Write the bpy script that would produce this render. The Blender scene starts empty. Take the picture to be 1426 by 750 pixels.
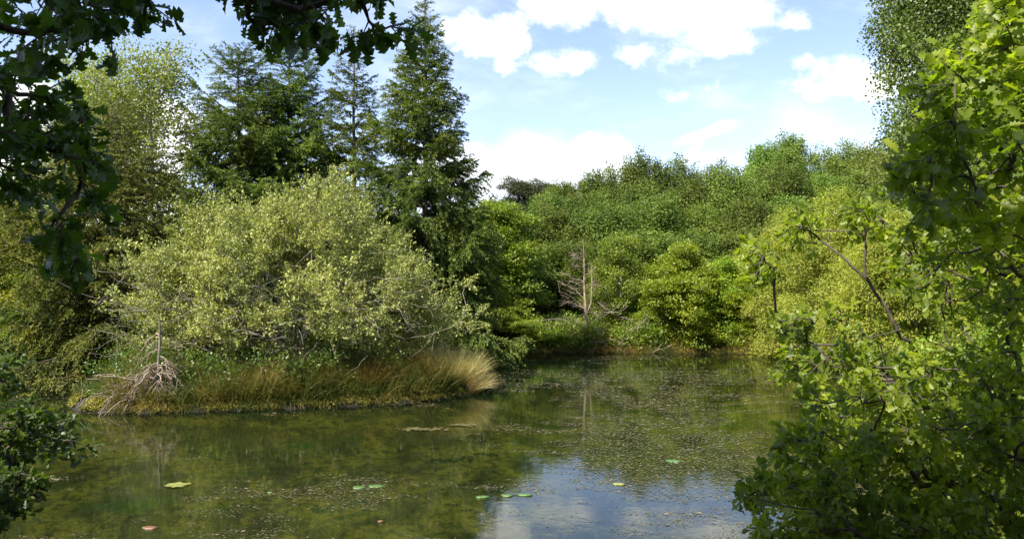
import bpy, math
import numpy as np

# ------------------------------------------------------------------ camera, world, sun, exposure
F = 1119.0                      # focal length in photograph pixels (1426 wide)
CH = 2.5                        # camera height above the pond
HY = 400.0                      # horizon row in the photograph
sc = bpy.context.scene
cam_data = bpy.data.cameras.new("camera")
cam_data.sensor_width = 36.0
cam_data.lens = 36.0 * F / 1426.0
cam_data.shift_y = (HY - 375.0) / 1426.0
cam_data.clip_start = 0.05
cam_data.clip_end = 3000.0
cam = bpy.data.objects.new("camera", cam_data)
sc.collection.objects.link(cam)
cam.location = (0, 0, CH)
cam.rotation_euler = (math.radians(90), 0, 0)
sc.camera = cam

SUN_AZ = math.atan2(-0.72, -0.69)       # measured from +Y towards +X
SUN_EL = math.radians(50)
SUN = np.array([math.sin(SUN_AZ) * math.cos(SUN_EL), math.cos(SUN_AZ) * math.cos(SUN_EL), math.sin(SUN_EL)])

world = bpy.data.worlds.new("World")
sc.world = world
world.use_nodes = True


class G:
    """small helper for wiring shader nodes"""
    def __init__(self, nt):
        self.nt = nt

    def n(self, kind, **kw):
        nd = self.nt.nodes.new(kind)
        for k, v in kw.items():
            setattr(nd, k, v)
        return nd

    def set(self, sock, v):
        if isinstance(v, bpy.types.NodeSocket):
            self.nt.links.new(v, sock)
        else:
            sock.default_value = v

    def math(self, op, a, b=None, c=None, clamp=False):
        nd = self.n('ShaderNodeMath', operation=op, use_clamp=clamp)
        self.set(nd.inputs[0], a)
        if b is not None:
            self.set(nd.inputs[1], b)
        if c is not None:
            self.set(nd.inputs[2], c)
        return nd.outputs[0]

    def vmath(self, op, a, b=None, scale=None):
        nd = self.n('ShaderNodeVectorMath', operation=op)
        self.set(nd.inputs[0], a)
        if b is not None:
            self.set(nd.inputs[1], b)
        if scale is not None:
            self.set(nd.inputs['Scale'], scale)
        return nd.outputs['Value'] if op == 'LENGTH' else nd.outputs[0]

    def mix(self, f, a, b):
        nd = self.n('ShaderNodeMix', data_type='RGBA')
        self.set(nd.inputs[0], f)
        self.set(nd.inputs[6], a)
        self.set(nd.inputs[7], b)
        return nd.outputs[2]

    def noise(self, vec, scale, detail=4, rough=0.55, dist=0.0, col=False):
        nd = self.n('ShaderNodeTexNoise')
        self.set(nd.inputs['Vector'], vec)
        nd.inputs['Scale'].default_value = scale
        nd.inputs['Detail'].default_value = detail
        nd.inputs['Roughness'].default_value = rough
        nd.inputs['Distortion'].default_value = dist
        return nd.outputs[1] if col else nd.outputs[0]

    def ramp(self, f, lo, hi, smooth=True):
        nd = self.n('ShaderNodeMapRange')
        if smooth:
            nd.interpolation_type = 'SMOOTHSTEP'
        self.set(nd.inputs[0], f)
        nd.inputs[1].default_value = lo
        nd.inputs[2].default_value = hi
        return nd.outputs[0]

    def mapping(self, vec, scale=(1, 1, 1), rot=(0, 0, 0), loc=(0, 0, 0)):
        nd = self.n('ShaderNodeMapping')
        self.set(nd.inputs[0], vec)
        nd.inputs['Location'].default_value = loc
        nd.inputs['Rotation'].default_value = rot
        nd.inputs['Scale'].default_value = scale
        return nd.outputs[0]


def build_world():
    nt = world.node_tree
    nt.nodes.clear()
    g = G(nt)
    out = g.n('ShaderNodeOutputWorld')
    bg = g.n('ShaderNodeBackground')
    bg.inputs[1].default_value = 0.125
    nt.links.new(bg.outputs[0], out.inputs[0])
    sky = g.n('ShaderNodeTexSky')
    sky.sky_type = 'NISHITA'
    sky.sun_disc = False
    sky.sun_elevation = SUN_EL
    sky.sun_rotation = SUN_AZ
    sky.altitude = 100
    sky.air_density = 1.0
    sky.dust_density = 0.8
    sky.ozone_density = 1.0
    d = g.n('ShaderNodeTexCoord').outputs['Generated']
    sep = g.n('ShaderNodeSeparateXYZ')
    g.set(sep.inputs[0], d)
    y = g.math('MAXIMUM', sep.outputs[1], 0.05)
    u = g.math('DIVIDE', sep.outputs[0], y)
    v = g.math('DIVIDE', sep.outputs[2], y)
    cb = g.n('ShaderNodeCombineXYZ')
    g.set(cb.inputs[0], u)
    g.set(cb.inputs[1], v)
    uv = cb.outputs[0]
    w1 = g.vmath('SUBTRACT', g.noise(uv, 9.0, 6, 0.62, col=True), (0.5, 0.5, 0.5))
    w2 = g.vmath('SUBTRACT', g.noise(uv, 34.0, 5, 0.65, col=True), (0.5, 0.5, 0.5))
    wuv = g.vmath('ADD', uv, g.vmath('ADD', g.vmath('MULTIPLY', w1, (0.15, 0.09, 0)), g.vmath('MULTIPLY', w2, (0.035, 0.025, 0))))
    # cumulus clouds of this sky: direction (pixel), half sizes
    blobs = [(645, 28, 40, 30), (692, 48, 55, 48), (705, 96, 24, 16), (783, 83, 42, 17), (742, 92, 30, 7),
             (780, 4, 62, 26), (905, -8, 120, 34), (985, 12, 105, 42), (1000, 60, 55, 20), (890, 68, 26, 15), (946, 76, 34, 9),
             (1106, 20, 21, 13), (1130, 93, 20, 8), (1195, 112, 62, 32), (1140, 132, 45, 13), (1240, 92, 34, 26),
             (944, 124, 14, 6), (984, 120, 6, 5), (1210, 207, 26, 13), (255, 165, 32, 22), (215, 190, 60, 60),
             (20, 180, 70, 90), (20, 290, 90, 80), (180, 260, 80, 70), (537, 128, 16, 10), (1185, 228, 40, 9), (1330, 190, 60, 50),
             (-250, 120, 160, 60), (1700, 60, 200, 50)]
    m = None
    for (px, py, rx, ry) in blobs:
        c = ((px - 713) / F, (HY - py) / F, 0)
        k = (F / rx, F / ry, 0)
        e = g.math('MULTIPLY_ADD', g.vmath('LENGTH', g.vmath('MULTIPLY', g.vmath('SUBTRACT', wuv, c), k)), -1.0, 1.0)
        # express in units of angle so that big and small clouds have equally soft rims
        e = g.math('MULTIPLY', e, min(rx, ry) / 26.0)
        m = e if m is None else g.math('MAXIMUM', m, e)
    fl = g.noise(g.mapping(uv, (1, 1.6, 1)), 26.0, 7, 0.68)
    cum = g.ramp(g.math('ADD', m, g.math('MULTIPLY', g.math('SUBTRACT', fl, 0.5), 1.1)), -0.26, 0.75)
    # low milky bank of cloud and a fading contrail
    low = None
    for (px, py, rx, ry) in [(760, 238, 150, 62), (640, 250, 120, 60), (1010, 246, 130, 36), (1120, 180, 120, 60)]:
        c = ((px - 713) / F, (HY - py) / F, 0)
        k = (F / rx, F / ry, 0)
        e = g.math('MULTIPLY_ADD', g.vmath('LENGTH', g.vmath('MULTIPLY', g.vmath('SUBTRACT', wuv, c), k)), -1.0, 1.0)
        if px > 1000:
            e = g.math('MULTIPLY', e, 0.22)
        low = e if low is None else g.math('MAXIMUM', low, e)
    low = g.math('MULTIPLY', g.ramp(low, -0.05, 0.6), 0.85)
    con = None
    for (a, b, wd) in [((932, 246), (985, 196), 5.0), ((940, 200), (1040, 168), 6.0)]:
        ax, ay = (a[0] - 713) / F, (HY - a[1]) / F
        bx, by = (b[0] - 713) / F, (HY - b[1]) / F
        ang = math.atan2(by - ay, bx - ax)
        L = math.hypot(bx - ax, by - ay)
        mp = g.n('ShaderNodeMapping', vector_type='TEXTURE')
        g.set(mp.inputs[0], wuv)
        g2 = g.vmath('ADD', uv, g.vmath('SCALE', g.vmath('SUBTRACT', wuv, uv), None, 0.25))
        g.set(mp.inputs[0], g2)
        mp.inputs['Location'].default_value = ((ax + bx) / 2, (ay + by) / 2, 0)
        mp.inputs['Rotation'].default_value = (0, 0, ang)
        mp.inputs['Scale'].default_value = (L * 0.6, wd * 2.2 / F, 1)
        e = g.ramp(g.math('MULTIPLY_ADD', g.vmath('LENGTH', mp.outputs[0]), -1.0, 1.0), 0.0, 0.9)
        con = e if con is None else g.math('MAXIMUM', con, e)
    con = g.math('MULTIPLY', con, 0.6)
    thin = g.math('MULTIPLY', g.ramp(g.noise(g.mapping(uv, (1, 2.5, 1), (0, 0, 0.3)), 4.5, 7, 0.6), 0.46, 0.78), 0.40)
    mask = g.math('MAXIMUM', g.math('MAXIMUM', cum, low), g.math('MAXIMUM', con, thin))
    front = g.ramp(sep.outputs[1], 0.1, 0.3)
    above = g.ramp(sep.outputs[2], 0.0, 0.03)
    mask = g.math('MULTIPLY', g.math('MULTIPLY', mask, front), above)
    # for the rest of the sky: scattered fair weather cloud
    rest = g.ramp(g.noise(d, 3.2, 7, 0.6), 0.52, 0.66)
    rest = g.math('MULTIPLY', g.math('MULTIPLY', rest, g.math('SUBTRACT', 1.0, front)), 0.8)
    mask = g.math('MAXIMUM', mask, rest)
    shade = g.noise(uv, 13.0, 4, 0.6)
    white = g.mix(g.ramp(shade, 0.35, 0.62), (5.6, 5.8, 6.1, 1), (7.0, 6.95, 6.8, 1))
    col = g.mix(mask, g.vmath('MULTIPLY', sky.outputs[0], (1.07, .98, 1.05)), white)
    nt.links.new(col, bg.inputs[0])


build_world()
try:
    world.cycles.sampling_method = 'MANUAL'
    world.cycles.sample_map_resolution = 512
except Exception:
    pass

sun_data = bpy.data.lights.new("sun", 'SUN')
sun_data.energy = 5.0
sun_data.angle = math.radians(0.53)
sun_data.color = (1.0, 0.94, 0.82)
sun = bpy.data.objects.new("sun", sun_data)
sc.collection.objects.link(sun)
sun.location = (-40, -30, 60)
from mathutils import Vector
sun.rotation_euler = Vector(SUN.tolist()).to_track_quat('Z', 'Y').to_euler()

sc.view_settings.view_transform = 'Standard'
sc.view_settings.look = 'None'
sc.view_settings.gamma = 1
sc.view_settings.exposure = 1.1
sc.view_settings.use_curve_mapping = False
sc.cycles.max_bounces = 8
sc.cycles.diffuse_bounces = 3
sc.cycles.glossy_bounces = 3
sc.cycles.transmission_bounces = 5
sc.cycles.transparent_max_bounces = 8
sc.cycles.caustics_reflective = False
sc.cycles.caustics_refractive = False
sc.cycles.sample_clamp_indirect = 6.0
sc.cycles.use_denoising = True
try:
    sc.cycles.denoising_prefilter = 'ACCURATE'
except Exception:
    pass

rng = np.random.default_rng(7)
COL = sc.collection


def P(px, py, Y):
    """world point on the ray of photograph pixel (px,py) at distance Y"""
    return np.array([(px - 713.0) / F * Y, Y, CH + (HY - py) / F * Y])


def unit(v):
    return v / np.maximum(np.linalg.norm(v, axis=-1, keepdims=True), 1e-9)


# ------------------------------------------------------------------ mesh helpers
def make_mesh(name, V, tris=None, quads=None, attrs=None, smooth=False):
    me = bpy.data.meshes.new(name)
    V = np.ascontiguousarray(V, dtype=np.float32)
    me.vertices.add(len(V))
    me.vertices.foreach_set('co', V.ravel())
    parts, tot = [], []
    if tris is not None and len(tris):
        parts.append(np.asarray(tris, dtype=np.int32).ravel())
        tot.append(np.full(len(tris), 3, dtype=np.int32))
    if quads is not None and len(quads):
        parts.append(np.asarray(quads, dtype=np.int32).ravel())
        tot.append(np.full(len(quads), 4, dtype=np.int32))
    li = np.concatenate(parts)
    lt = np.concatenate(tot)
    me.loops.add(len(li))
    me.loops.foreach_set('vertex_index', li)
    me.polygons.add(len(lt))
    st = np.zeros(len(lt), dtype=np.int32)
    st[1:] = np.cumsum(lt)[:-1]
    me.polygons.foreach_set('loop_start', st)
    if smooth:
        me.polygons.foreach_set('use_smooth', np.ones(len(lt), dtype=bool))
    me.update(calc_edges=True)
    if attrs:
        for k, a in attrs.items():
            at = me.attributes.new(k, 'FLOAT', 'FACE')
            at.data.foreach_set('value', np.ascontiguousarray(a, dtype=np.float32))
    return me


def link(name, me, mat, parent=None, loc=None):
    o = bpy.data.objects.new(name, me)
    COL.objects.link(o)
    if mat is not None:
        me.materials.clear()
        me.materials.append(mat)
    if parent is not None:
        o.parent = parent
    if loc is not None:
        o.location = loc
    return o


def tag(o, label=None, cat=None, group=None, kind=None):
    if label:
        o['label'] = label
    if cat:
        o['category'] = cat
    if group:
        o['group'] = group
    if kind:
        o['kind'] = kind
    return o


def thing(name, label, cat, loc=(0, 0, 0), group=None):
    o = bpy.data.objects.new(name, None)
    COL.objects.link(o)
    o.empty_display_size = 0.3
    o.location = [float(c) for c in loc]
    return tag(o, label, cat, group)


# leaf templates: x = side, y = along, z = normal
def tpl_simple():
    V = np.array([[0, 0, 0], [.5, .45, .12], [0, 1, -.03], [-.5, .45, .12]], float)
    return V, np.array([[0, 1, 2], [0, 2, 3]])


def tpl_oval():
    V = np.array([[0, 0, 0], [.36, .25, .07], [.5, .58, .1], [0, 1, -.12], [-.5, .58, .1], [-.36, .25, .07], [0, .5, 0]], float)
    return V, np.array([[0, 1, 6], [1, 2, 6], [2, 3, 6], [3, 4, 6], [4, 5, 6], [5, 0, 6]])


def lobed(seed, n, lobes):
    r = np.random.default_rng(seed)
    ys = np.linspace(0, 1, n)
    env = .5 * np.interp(ys, [0, .08, .2, .45, .68, .85, .95, 1], [.05, .12, .42, .78, 1.0, .84, .5, .10])
    V, T = [], []
    bend = r.uniform(-.30, .10)
    cup = r.uniform(.05, .35)
    sway = r.uniform(-.08, .08)
    ph = r.uniform(-.3, .3, 2)
    for i, y in enumerate(ys):
        w2 = [env[i] * (.74 + .30 * math.cos(2 * math.pi * lobes * y + 2.6 + p)) * r.uniform(.93, 1.07) for p in ph]
        zc = bend * y * y
        x = sway * math.sin(math.pi * y)
        V += [[x - w2[0], y + .12 * w2[0], zc + cup * w2[0] + r.uniform(-.015, .015)], [x, y, zc], [x + w2[1], y + .12 * w2[1], zc + cup * w2[1] + r.uniform(-.015, .015)]]
    for i in range(n - 1):
        a, b = 3 * i, 3 * (i + 1)
        T += [[a, a + 1, b + 1], [a, b + 1, b], [a + 1, a + 2, b + 2], [a + 1, b + 2, b + 1]]
    return np.array(V, float), np.array(T)


def tpl_oak(seed):
    return lobed(seed, 19, 4.2)


def tpl_oak_light(seed):
    return lobed(seed, 13, 3.6)


SIMPLE, OVAL = tpl_simple(), tpl_oval()


def leaf_arrays(pos, dirs, nrm, length, width, tpl, var):
    """stack of leaves -> V, T, var per face"""
    tv, tt = tpl
    d = unit(dirs)
    n = unit(nrm - (nrm * d).sum(1, keepdims=True) * d)
    s = np.cross(d, n)
    N, k = len(pos), len(tv)
    length = np.broadcast_to(length, (N,))
    width = np.broadcast_to(width, (N,))
    V = (pos[:, None, :]
         + s[:, None, :] * (tv[None, :, 0, None] * width[:, None, None])
         + d[:, None, :] * (tv[None, :, 1, None] * length[:, None, None])
         + n[:, None, :] * (tv[None, :, 2, None] * length[:, None, None]))
    T = tt[None] + (np.arange(N) * k)[:, None, None]
    return V.reshape(-1, 3), T.reshape(-1, 3), np.repeat(var, len(tt))


def leaf_mesh(name, packs):
    Vs, Ts, As, off = [], [], [], 0
    for (V, T, a) in packs:
        Vs.append(V)
        Ts.append(T + off)
        As.append(a)
        off += len(V)
    return make_mesh(name, np.concatenate(Vs), tris=np.concatenate(Ts), attrs={'var': np.concatenate(As)})


# ------------------------------------------------------------------ tubes and skeletons
def hermite_tubes(P0, P1, T0, T1, R0, R1, segs=4, sides=6, wob=0.0, rg=None):
    n = len(P0)
    t = np.linspace(0, 1, segs + 1)
    h00 = 2 * t**3 - 3 * t**2 + 1
    h10 = t**3 - 2 * t**2 + t
    h01 = -2 * t**3 + 3 * t**2
    h11 = t**3 - t**2
    C = (h00[None, :, None] * P0[:, None] + h10[None, :, None] * T0[:, None] + h01[None, :, None] * P1[:, None] + h11[None, :, None] * T1[:, None])
    if wob and rg is not None:
        L = np.linalg.norm(P1 - P0, axis=1)[:, None, None]
        C[:, 1:-1] += rg.normal(size=C[:, 1:-1].shape) * wob * L
    tan = unit(np.gradient(C, axis=1))
    ref = np.where(np.abs(tan[..., 2:3]) > .9, np.array([1., 0, 0]), np.array([0, 0, 1.]))
    a = unit(np.cross(tan, ref))
    b = np.cross(tan, a)
    R = R0[:, None] * (1 - t) + R1[:, None] * t
    an = np.arange(sides) * 2 * np.pi / sides
    V = C[:, :, None] + R[:, :, None, None] * (np.cos(an)[None, None, :, None] * a[:, :, None] + np.sin(an)[None, None, :, None] * b[:, :, None])
    i = np.arange(segs)[:, None]
    j = np.arange(sides)[None]
    q = np.stack([i * sides + j, i * sides + (j + 1) % sides, (i + 1) * sides + (j + 1) % sides, (i + 1) * sides + j], -1).reshape(-1, 4)
    Q = q[None] + (np.arange(n) * (segs + 1) * sides)[:, None, None]
    return V.reshape(-1, 3), Q.reshape(-1, 4)


def join_q(packs):
    Vs, Qs, off = [], [], 0
    for V, Q in packs:
        Vs.append(V)
        Qs.append(Q + off)
        off += len(V)
    return np.concatenate(Vs), np.concatenate(Qs)


def skeleton(trunk, pts, rbase, rmin=0.006, kpath=0.3, expo=0.47, order_from=None, maxlen=None):
    """connect scattered points to a trunk polyline the way branches grow. returns nodes, parent, radius, dir_in"""
    trunk = np.asarray(trunk, float)
    pts = np.asarray(pts, float)
    nt_, n = len(trunk), len(trunk) + len(pts)
    nodes = np.zeros((n, 3))
    nodes[:nt_] = trunk
    parent = np.full(n, -1)
    path = np.zeros(n)
    for i in range(1, nt_):
        parent[i] = i - 1
        path[i] = path[i - 1] + np.linalg.norm(trunk[i] - trunk[i - 1])
    org = trunk if order_from is None else order_from
    dd = np.min(np.linalg.norm(pts[:, None] - org[None], axis=2), axis=1)
    ordr = np.argsort(dd)
    m = nt_
    for k in ordr:
        p = pts[k]
        c = np.linalg.norm(nodes[:m] - p, axis=1)
        cost = c + kpath * path[:m]
        # branches rise: discourage joining to a node well above
        cost = cost + 0.6 * np.maximum(nodes[:m, 2] - p[2], 0)
        j = int(np.argmin(cost))
        nodes[m] = p
        parent[m] = j
        path[m] = path[j] + c[j]
        m += 1
    w = np.ones(n)
    for i in range(n - 1, 0, -1):
        w[parent[i]] += w[i]
    r = np.maximum(rmin, rbase * (w / w[0]) ** expo)
    din = np.zeros((n, 3))
    din[1:] = unit(nodes[1:] - nodes[parent[1:]])
    din[0] = din[1] if nt_ > 1 else (0, 0, 1)
    return nodes, parent, r, din


def skeleton_mesh(nodes, parent, r, din, nt_, rg, segs=4, sides=6, wob=0.03, sag=0.0):
    idx = np.arange(1, len(nodes))
    p0, p1 = nodes[parent[idx]], nodes[idx]
    L = np.linalg.norm(p1 - p0, axis=1, keepdims=True)
    t0 = unit(din[parent[idx]] + 0.9 * din[idx]) * L
    t1 = unit(din[idx] + np.array([0, 0, .25 - sag])) * L
    r0 = np.minimum(r[parent[idx]], r[idx] * 1.35)
    istr = idx < nt_
    r0 = np.where(istr, r[parent[idx]], r0)
    return hermite_tubes(p0, p1, t0, t1, r0, r[idx], segs, sides, wob, rg)


# ------------------------------------------------------------------ materials
def new_mat(name):
    m = bpy.data.materials.new(name)
    m.use_nodes = True
    m.node_tree.nodes.clear()
    return m, G(m.node_tree)


def leaf_mat(name, cols, trans, tf=0.35, rough=0.5, spec=0.35, clump=1.2, odd=None, warm=(1.35, 1.12, .75)):
    """cols: three base colours from dark to light; trans: colour of light passing through"""
    m, g = new_mat(name)
    cols = [(c[0] * warm[0], c[1] * warm[1], c[2] * warm[2]) for c in cols]
    out = g.n('ShaderNodeOutputMaterial')
    at = g.n('ShaderNodeAttribute', attribute_name='var').outputs['Fac']
    co = g.n('ShaderNodeTexCoord').outputs['Object']
    ns = g.noise(co, clump, 3, 0.6)
    rnd = g.n('ShaderNodeObjectInfo').outputs['Random']
    f = g.math('ADD', g.math('MULTIPLY', at, 0.55), g.math('MULTIPLY', g.ramp(ns, .3, .7), 0.45))
    cr = g.n('ShaderNodeValToRGB')
    g.set(cr.inputs[0], f)
    e = cr.color_ramp.elements
    e[0].position = 0.1
    e[0].color = (*cols[0], 1)
    e[1].position = 0.9
    e[1].color = (*cols[2], 1)
    el = cr.color_ramp.elements.new(0.5)
    el.color = (*cols[1], 1)
    base = cr.outputs[0]
    if odd is not None:                       # a few leaves already turned
        base = g.mix(g.ramp(at, 1 - odd[1], 1 - odd[1] + .004), base, (*odd[0], 1))
    hs = g.n('ShaderNodeHueSaturation')
    g.set(hs.inputs['Color'], base)
    g.set(hs.inputs['Value'], g.math('MULTIPLY_ADD', rnd, 0.44, 0.82))
    g.set(hs.inputs['Hue'], g.math('MULTIPLY_ADD', rnd, 0.034, 0.478))
    pb = g.n('ShaderNodeBsdfPrincipled')
    g.set(pb.inputs['Base Color'], hs.outputs[0])
    pb.inputs['Roughness'].default_value = rough
    pb.inputs['Specular IOR Level'].default_value = spec
    tr = g.n('ShaderNodeBsdfTranslucent')
    tc = g.n('ShaderNodeMix', data_type='RGBA', blend_type='MULTIPLY')
    tc.inputs[0].default_value = 1.0
    g.set(tc.inputs[6], hs.outputs[0])
    g.set(tc.inputs[7], (*trans, 1))
    g.set(tr.inputs[0], tc.outputs[2])
    mx = g.n('ShaderNodeMixShader')
    mx.inputs[0].default_value = tf
    g.nt.links.new(pb.outputs[0], mx.inputs[1])
    g.nt.links.new(tr.outputs[0], mx.inputs[2])
    g.nt.links.new(mx.outputs[0], out.inputs[0])
    return m


def bark_mat(name, c0, c1, scale=6.0, lichen=None):
    m, g = new_mat(name)
    out = g.n('ShaderNodeOutputMaterial')
    pb = g.n('ShaderNodeBsdfPrincipled')
    co = g.n('ShaderNodeTexCoord').outputs['Object']
    st = g.noise(g.mapping(co, (3, 3, .7)), scale, 6, 0.65)
    c = g.mix(g.ramp(st, .35, .65), (*c0, 1), (*c1, 1))
    if lichen:
        c = g.mix(g.math('MULTIPLY', g.ramp(g.noise(co, 3.0, 4), .52, .62), .6), c, (*lichen, 1))
    g.set(pb.inputs['Base Color'], c)
    pb.inputs['Roughness'].default_value = .9
    bp = g.n('ShaderNodeBump')
    bp.inputs['Strength'].default_value = .6
    bp.inputs['Distance'].default_value = .02
    g.set(bp.inputs['Height'], st)
    g.nt.links.new(bp.outputs[0], pb.inputs['Normal'])
    g.nt.links.new(pb.outputs[0], out.inputs[0])
    return m


YG = (1.6, 1.75, .55)
M = {}
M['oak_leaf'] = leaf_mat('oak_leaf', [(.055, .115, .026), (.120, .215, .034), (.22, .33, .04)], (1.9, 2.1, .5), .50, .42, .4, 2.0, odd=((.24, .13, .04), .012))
M['oak_shade'] = leaf_mat('shaded_oak_leaf', [(.026, .055, .016), (.040, .082, .020), (.060, .115, .024)], (1.8, 2.0, .5), .36, .42, .4, 2.0)  # darker copy of the oak leaf, with shade put into its colour
M['willow_leaf'] = leaf_mat('willow_leaf', [(.12, .135, .055), (.25, .26, .105), (.41, .40, .18)], (1.3, 1.3, .6), .30, .5, .4, 1.0, odd=((.40, .12, .05), .010), warm=(1.10, 1.15, .74))
M['hill_leaf'] = leaf_mat('hill_leaf', [(.038, .078, .026), (.060, .112, .034), (.100, .165, .050)], YG, .30, .6, .2, .5, warm=(1.62, 1.25, .8))
M['hill_leaf_light'] = leaf_mat('hill_leaf_light', [(.066, .110, .032), (.105, .175, .048), (.16, .235, .065)], YG, .32, .6, .2, .5, warm=(1.32, 1.15, .85))
M['pine_leaf'] = leaf_mat('pine_leaf', [(.022, .042, .022), (.034, .055, .028), (.05, .07, .034)], YG, .15, .6, .3, .6)
M['alder_leaf'] = leaf_mat('alder_leaf', [(.065, .125, .020), (.115, .195, .030), (.185, .27, .042)], YG, .36, .45, .4, .9)
M['bright_leaf'] = leaf_mat('bright_leaf', [(.085, .165, .022), (.145, .25, .03), (.21, .32, .045)], YG, .38, .45, .4, .9)
M['feather_leaf'] = leaf_mat('feather_leaf', [(.12, .18, .04), (.20, .28, .06), (.28, .36, .09)], (1.5, 1.6, .55), .34, .55, .3, .9)
M['tall_leaf'] = leaf_mat('tall_leaf', [(.050, .095, .028), (.080, .145, .042), (.12, .195, .06)], YG, .28, .45, .4, .8)
M['airy_leaf'] = leaf_mat('airy_leaf', [(.085, .14, .05), (.135, .20, .065), (.19, .26, .085)], YG, .38, .45, .4, .9)
M['needle'] = leaf_mat('needle', [(.036, .066, .022), (.088, .138, .038), (.20, .25, .065)], YG, .18, .55, .3, .8, warm=(1.15, 1.1, .8))
M['needle_old'] = leaf_mat('needle_old', [(.050, .070, .022), (.105, .135, .036), (.20, .24, .06)], YG, .16, .6, .3, 1.2, warm=(1.15, 1.08, .8))
M['bramble_leaf'] = leaf_mat('bramble_leaf', [(.03, .070, .02), (.055, .115, .028), (.11, .18, .045)], YG, .30, .35, .5, 2.0)
M['grass'] = leaf_mat('grass', [(.035, .065, .015), (.085, .110, .022), (.27, .20, .065)], (1.3, 1.3, .6), .25, .6, .3, .9, warm=(1.1, 1.0, .9))
M['straw'] = leaf_mat('straw', [(.13, .15, .04), (.36, .31, .12), (.62, .51, .26)], (1.2, 1.1, .7), .25, .6, .3, 2.0, warm=(1, 1, 1))
M['moss'] = leaf_mat('moss', [(.07, .09, .02), (.17, .18, .035), (.32, .29, .08)], YG, .2, .8, .1, 2.5, warm=(1.05, 1, .9))
M['bark_dark'] = bark_mat('bark_dark', (.045, .035, .025), (.11, .09, .07))
M['bark_grey'] = bark_mat('bark_grey', (.12, .10, .08), (.28, .25, .20), 5.0)
M['bark_spruce'] = bark_mat('bark_spruce', (.05, .035, .025), (.13, .09, .065))
M['bark_dead'] = bark_mat('bark_dead', (.15, .11, .08), (.42, .34, .26), 8.0)
M['bark_red'] = bark_mat('bark_red', (.20, .13, .10), (.42, .31, .25), 8.0)
M['bark_birch'] = bark_mat('bark_birch', (.16, .14, .11), (.48, .44, .38), 5.0)

# ------------------------------------------------------------------ terrain and water
POND = np.array([(-20, 6), (-12, 4.2), (-7, 3.2), (-3, 2.6), (3, 2.9), (5.6, 4.2), (7.6, 8), (8.6, 13), (9.1, 18), (10.3, 24), (10.6, 30.2),
                 (8, 30.8), (4, 30.9), (0, 31.2), (-2.6, 30.7), (-3.2, 28.5), (-2.5, 25.5), (-1.5, 22.6), (-.75, 20.6), (-.85, 19.1), (-1.6, 17.9),
                 (-2.6, 17.2), (-4.2, 16.7), (-5.6, 16.35), (-7.2, 16.0), (-8.6, 16.1), (-9.2, 16.7), (-9.8, 18.0), (-10.6, 20.0),
                 (-12.5, 21.6), (-16, 22.3), (-22, 21), (-25, 14)], float)


def pond_sd(X, Y):
    """signed distance to the shore line, positive on land"""
    shp = X.shape
    p = np.stack([X.ravel(), Y.ravel()], 1)
    d2 = np.full(len(p), 1e12)
    inside = np.zeros(len(p), bool)
    n = len(POND)
    for i in range(n):
        a, b = POND[i], POND[(i + 1) % n]
        ab = b - a
        t = np.clip(((p - a) @ ab) / (ab @ ab), 0, 1)
        q = a + t[:, None] * ab
        d2 = np.minimum(d2, ((p - q) ** 2).sum(1))
        c = ((a[1] > p[:, 1]) != (b[1] > p[:, 1]))
        xs = a[0] + (p[:, 1] - a[1]) / (ab[1] if abs(ab[1]) > 1e-9 else 1e-9) * ab[0]
        inside ^= c & (p[:, 0] < xs)
    d = np.sqrt(d2)
    return np.where(inside, -d, d).reshape(shp)


def sm(x, a, b):
    t = np.clip((x - a) / (b - a), 0, 1)
    return t * t * (3 - 2 * t)


def wav(X, Y):
    return (np.sin(X * 1.7 + Y * .9) * np.sin(Y * 1.3 - X * .4) * .5 + np.sin(X * 4.1 - Y * 2.2) * np.sin(Y * 3.7 + X * 1.1) * .3
            + np.sin(X * .31 + 1.3) * np.sin(Y * .27) * .6)


def ground_h(X, Y):
    d = pond_sd(X, Y) + .07 * np.sin(X * 5.3 + Y * 2.1) * np.sin(Y * 4.7 - X * 1.9) + .03 * np.sin(X * 17 + Y * 9)
    land = .13 * sm(d, 0, .16) + .29 * sm(d, .1, 1.6)
    near = .55 * sm(d, .2, 2.6) * (1 - sm(Y, 3, 12))
    hill = 4.2 * sm(Y, 33, 66) + 1.2 * sm(Y, 60, 120) + .05 * np.clip(Y - 100, 0, 500) * .3
    right = 2.2 * sm(X, 10.5, 24) * sm(Y, 4, 30)
    left = 1.0 * sm(-X, 16, 40)
    z = land + near + hill + right + left + .05 * wav(X, Y) * sm(d, .2, 1.5)
    under = -.10 - .50 * sm(-d, 0, 2.5) - .5 * sm(-d, 2.5, 7) + .04 * wav(X * 1.7, Y * 1.7)
    return np.where(d > 0, z, under * sm(-d, 0, .3))


def gh(x, y):
    return float(ground_h(np.array([[float(x)]]), np.array([[float(y)]]))[0, 0])


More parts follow.
